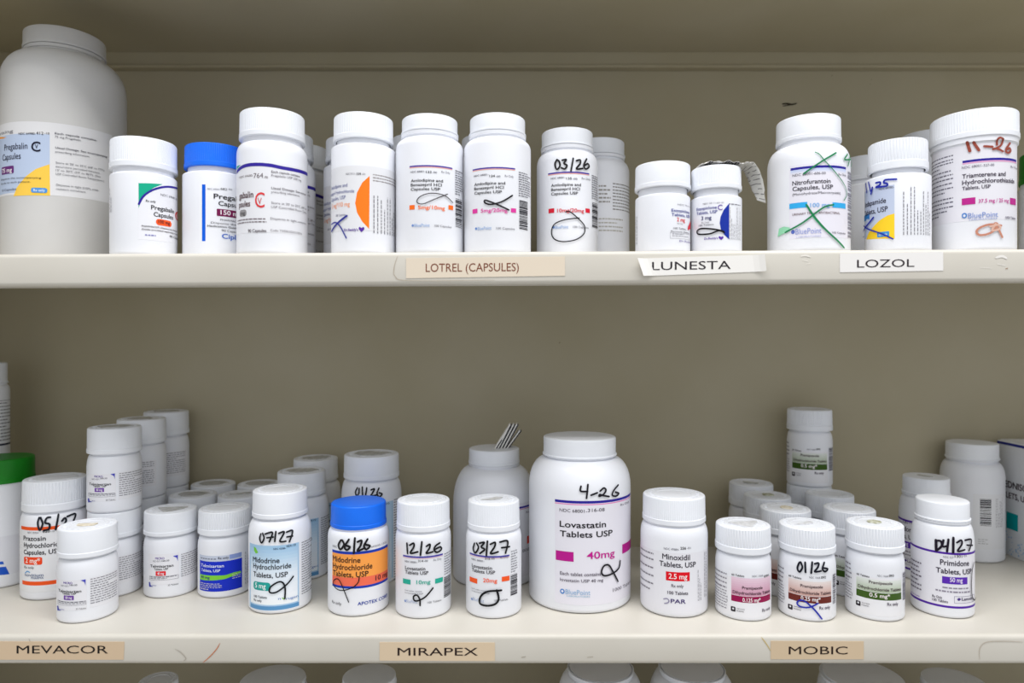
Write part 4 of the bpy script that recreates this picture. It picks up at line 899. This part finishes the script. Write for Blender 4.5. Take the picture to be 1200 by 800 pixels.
# crumpled printed leaflet lying on the cap of the small bottle and hanging down at its right
def leaflet_peel():
    X, Y, z = b3['X'], b3['Y'], b3['zb']+b3['H']+.0003
    root = empty('folded_leaflet', (X, Y, z)); tag(root, 'crumpled printed paper lying on a small squat bottle and drooping off its right side', 'leaflet', 'folded leaflets on caps')
    # centre line (x, z) of the paper seen from the front, and its half width in depth / tilt
    line = [(-.0165, .0008, .9), (-.012, .0024, 1), (-.006, .0034, 1), (0, .0030, 1), (.007, .0036, 1), (.013, .0026, 1), (.0195, .0020, 1), (.0245, .0030, 1), (.029, .0010, 1), (.0325, -.005, .95), (.0355, -.012, .85), (.038, -.0200, .6), (.0405, -.0275, .22)]
    P = catmull([(a, b) for a, b, _ in line], 4); n = len(P); m = MB(); vs = []
    for i, (x, zz) in enumerate(P):
        t = i/(n-1); k = t*(len(line)-1); k0 = int(min(len(line)-2, k)); hwid = .0135*(line[k0][2]+(line[k0+1][2]-line[k0][2])*(k-k0))
        droop = max(0.0, (t-.58)/.42)                # the hanging end turns its face to the front
        for j in range(7):
            v = j/6*2-1
            xx = x + droop*(-.0052)*v*line[k0][2]; yy = v*hwid*(1-.45*droop)
            wob = .0007*math.sin(i*1.3+j*1.7)*(1-droop) + (.0012*(1-abs(v))*(1-droop))
            vs.append((xx-droop*.002, yy-.001, zz+wob-droop*v*(-.0015)))
    fs = [(i*7+j, i*7+j+1, (i+1)*7+j+1, (i+1)*7+j) for i in range(n-1) for j in range(6)]
    m.add(vs, fs, M_PAPER)
    o = m.build('paper_sheet', root, True)
    so = o.modifiers.new('thick', 'SOLIDIFY'); so.thickness = .0002; so.offset = 0
    # printing: dashes that follow the paper, just above its face
    pm = MB()
    for i in range(2, n-1):
        t = i/(n-1)
        if t < .58 and not (4 < i < 9 or 12 < i < 22): continue
        for j in range(6):
            if t > .58 and (i % 2 or random.random() < .25): continue
            a, b, c, d = (Vector(vs[q]) for q in (i*7+j, i*7+j+1, (i+1)*7+j+1, (i+1)*7+j)) if i < n-1 else (0,0,0,0)
            nrm = (b-a).cross(d-a).normalized(); 
            if nrm.z < 0 and nrm.y > -0.2: nrm = -nrm
            if t > .58 and nrm.y > 0: nrm = -nrm
            f0, f1 = (.3, .62) if t > .58 else (.05, .8)
            q = [a+(d-a)*f0, b+(c-b)*f0, b+(c-b)*f1, a+(d-a)*f1]
            for sgn in (1, -1): pm.add([x+nrm*.00022*sgn for x in q], [(0, 1, 2, 3)], ink((66, 62, 62) if t < .58 else (138, 136, 134)))
    pm.build('printing', root)
leaflet_peel()

# ------------------------------------------------------------------ tops of the bottles under the lower shelf
for i, (c0, c1, yt, Y, st, lab) in enumerate((
    (160, 210, 786, .66, 'coarse', 'dim bottle under the lower shelf, smallest lid right of the tan strip at the left'),
    (279, 359, 779, .65, 'plain', 'dim bottle under the lower shelf, broad lid below the one marked 07/27'),
    (400, 465, 777, .65, 'bead', 'dim bottle under the lower shelf, lid left of the middle tan strip'),
    (665, 743, 777, .64, 'bead', 'dim bottle under the lower shelf, shoulders showing below the biggest bottle'),
    (772, 851, 777, .64, 'bead', 'dim bottle under the lower shelf, below the red strength box bottle'),
    (960, 1062, 776, .66, 'plain', 'dim wide bottle under the lower shelf, below the right tan strip'),
    (1078, 1160, 782, .67, 'plain', 'dim bottle under the lower shelf, furthest right, below the 04/27 one'))):
    ex = 14 if i in (3, 4) else 4
    bottle(lab, (c0-ex, c1+ex), (c0, c1), yt, yt+(26 if i in (3, 4) else 40), yt+(60 if i in (3, 4) else 52), Yf=Y-.03, zb=ZB, style=st, group=GBT, neck=.93, collar=i in (3, 4))
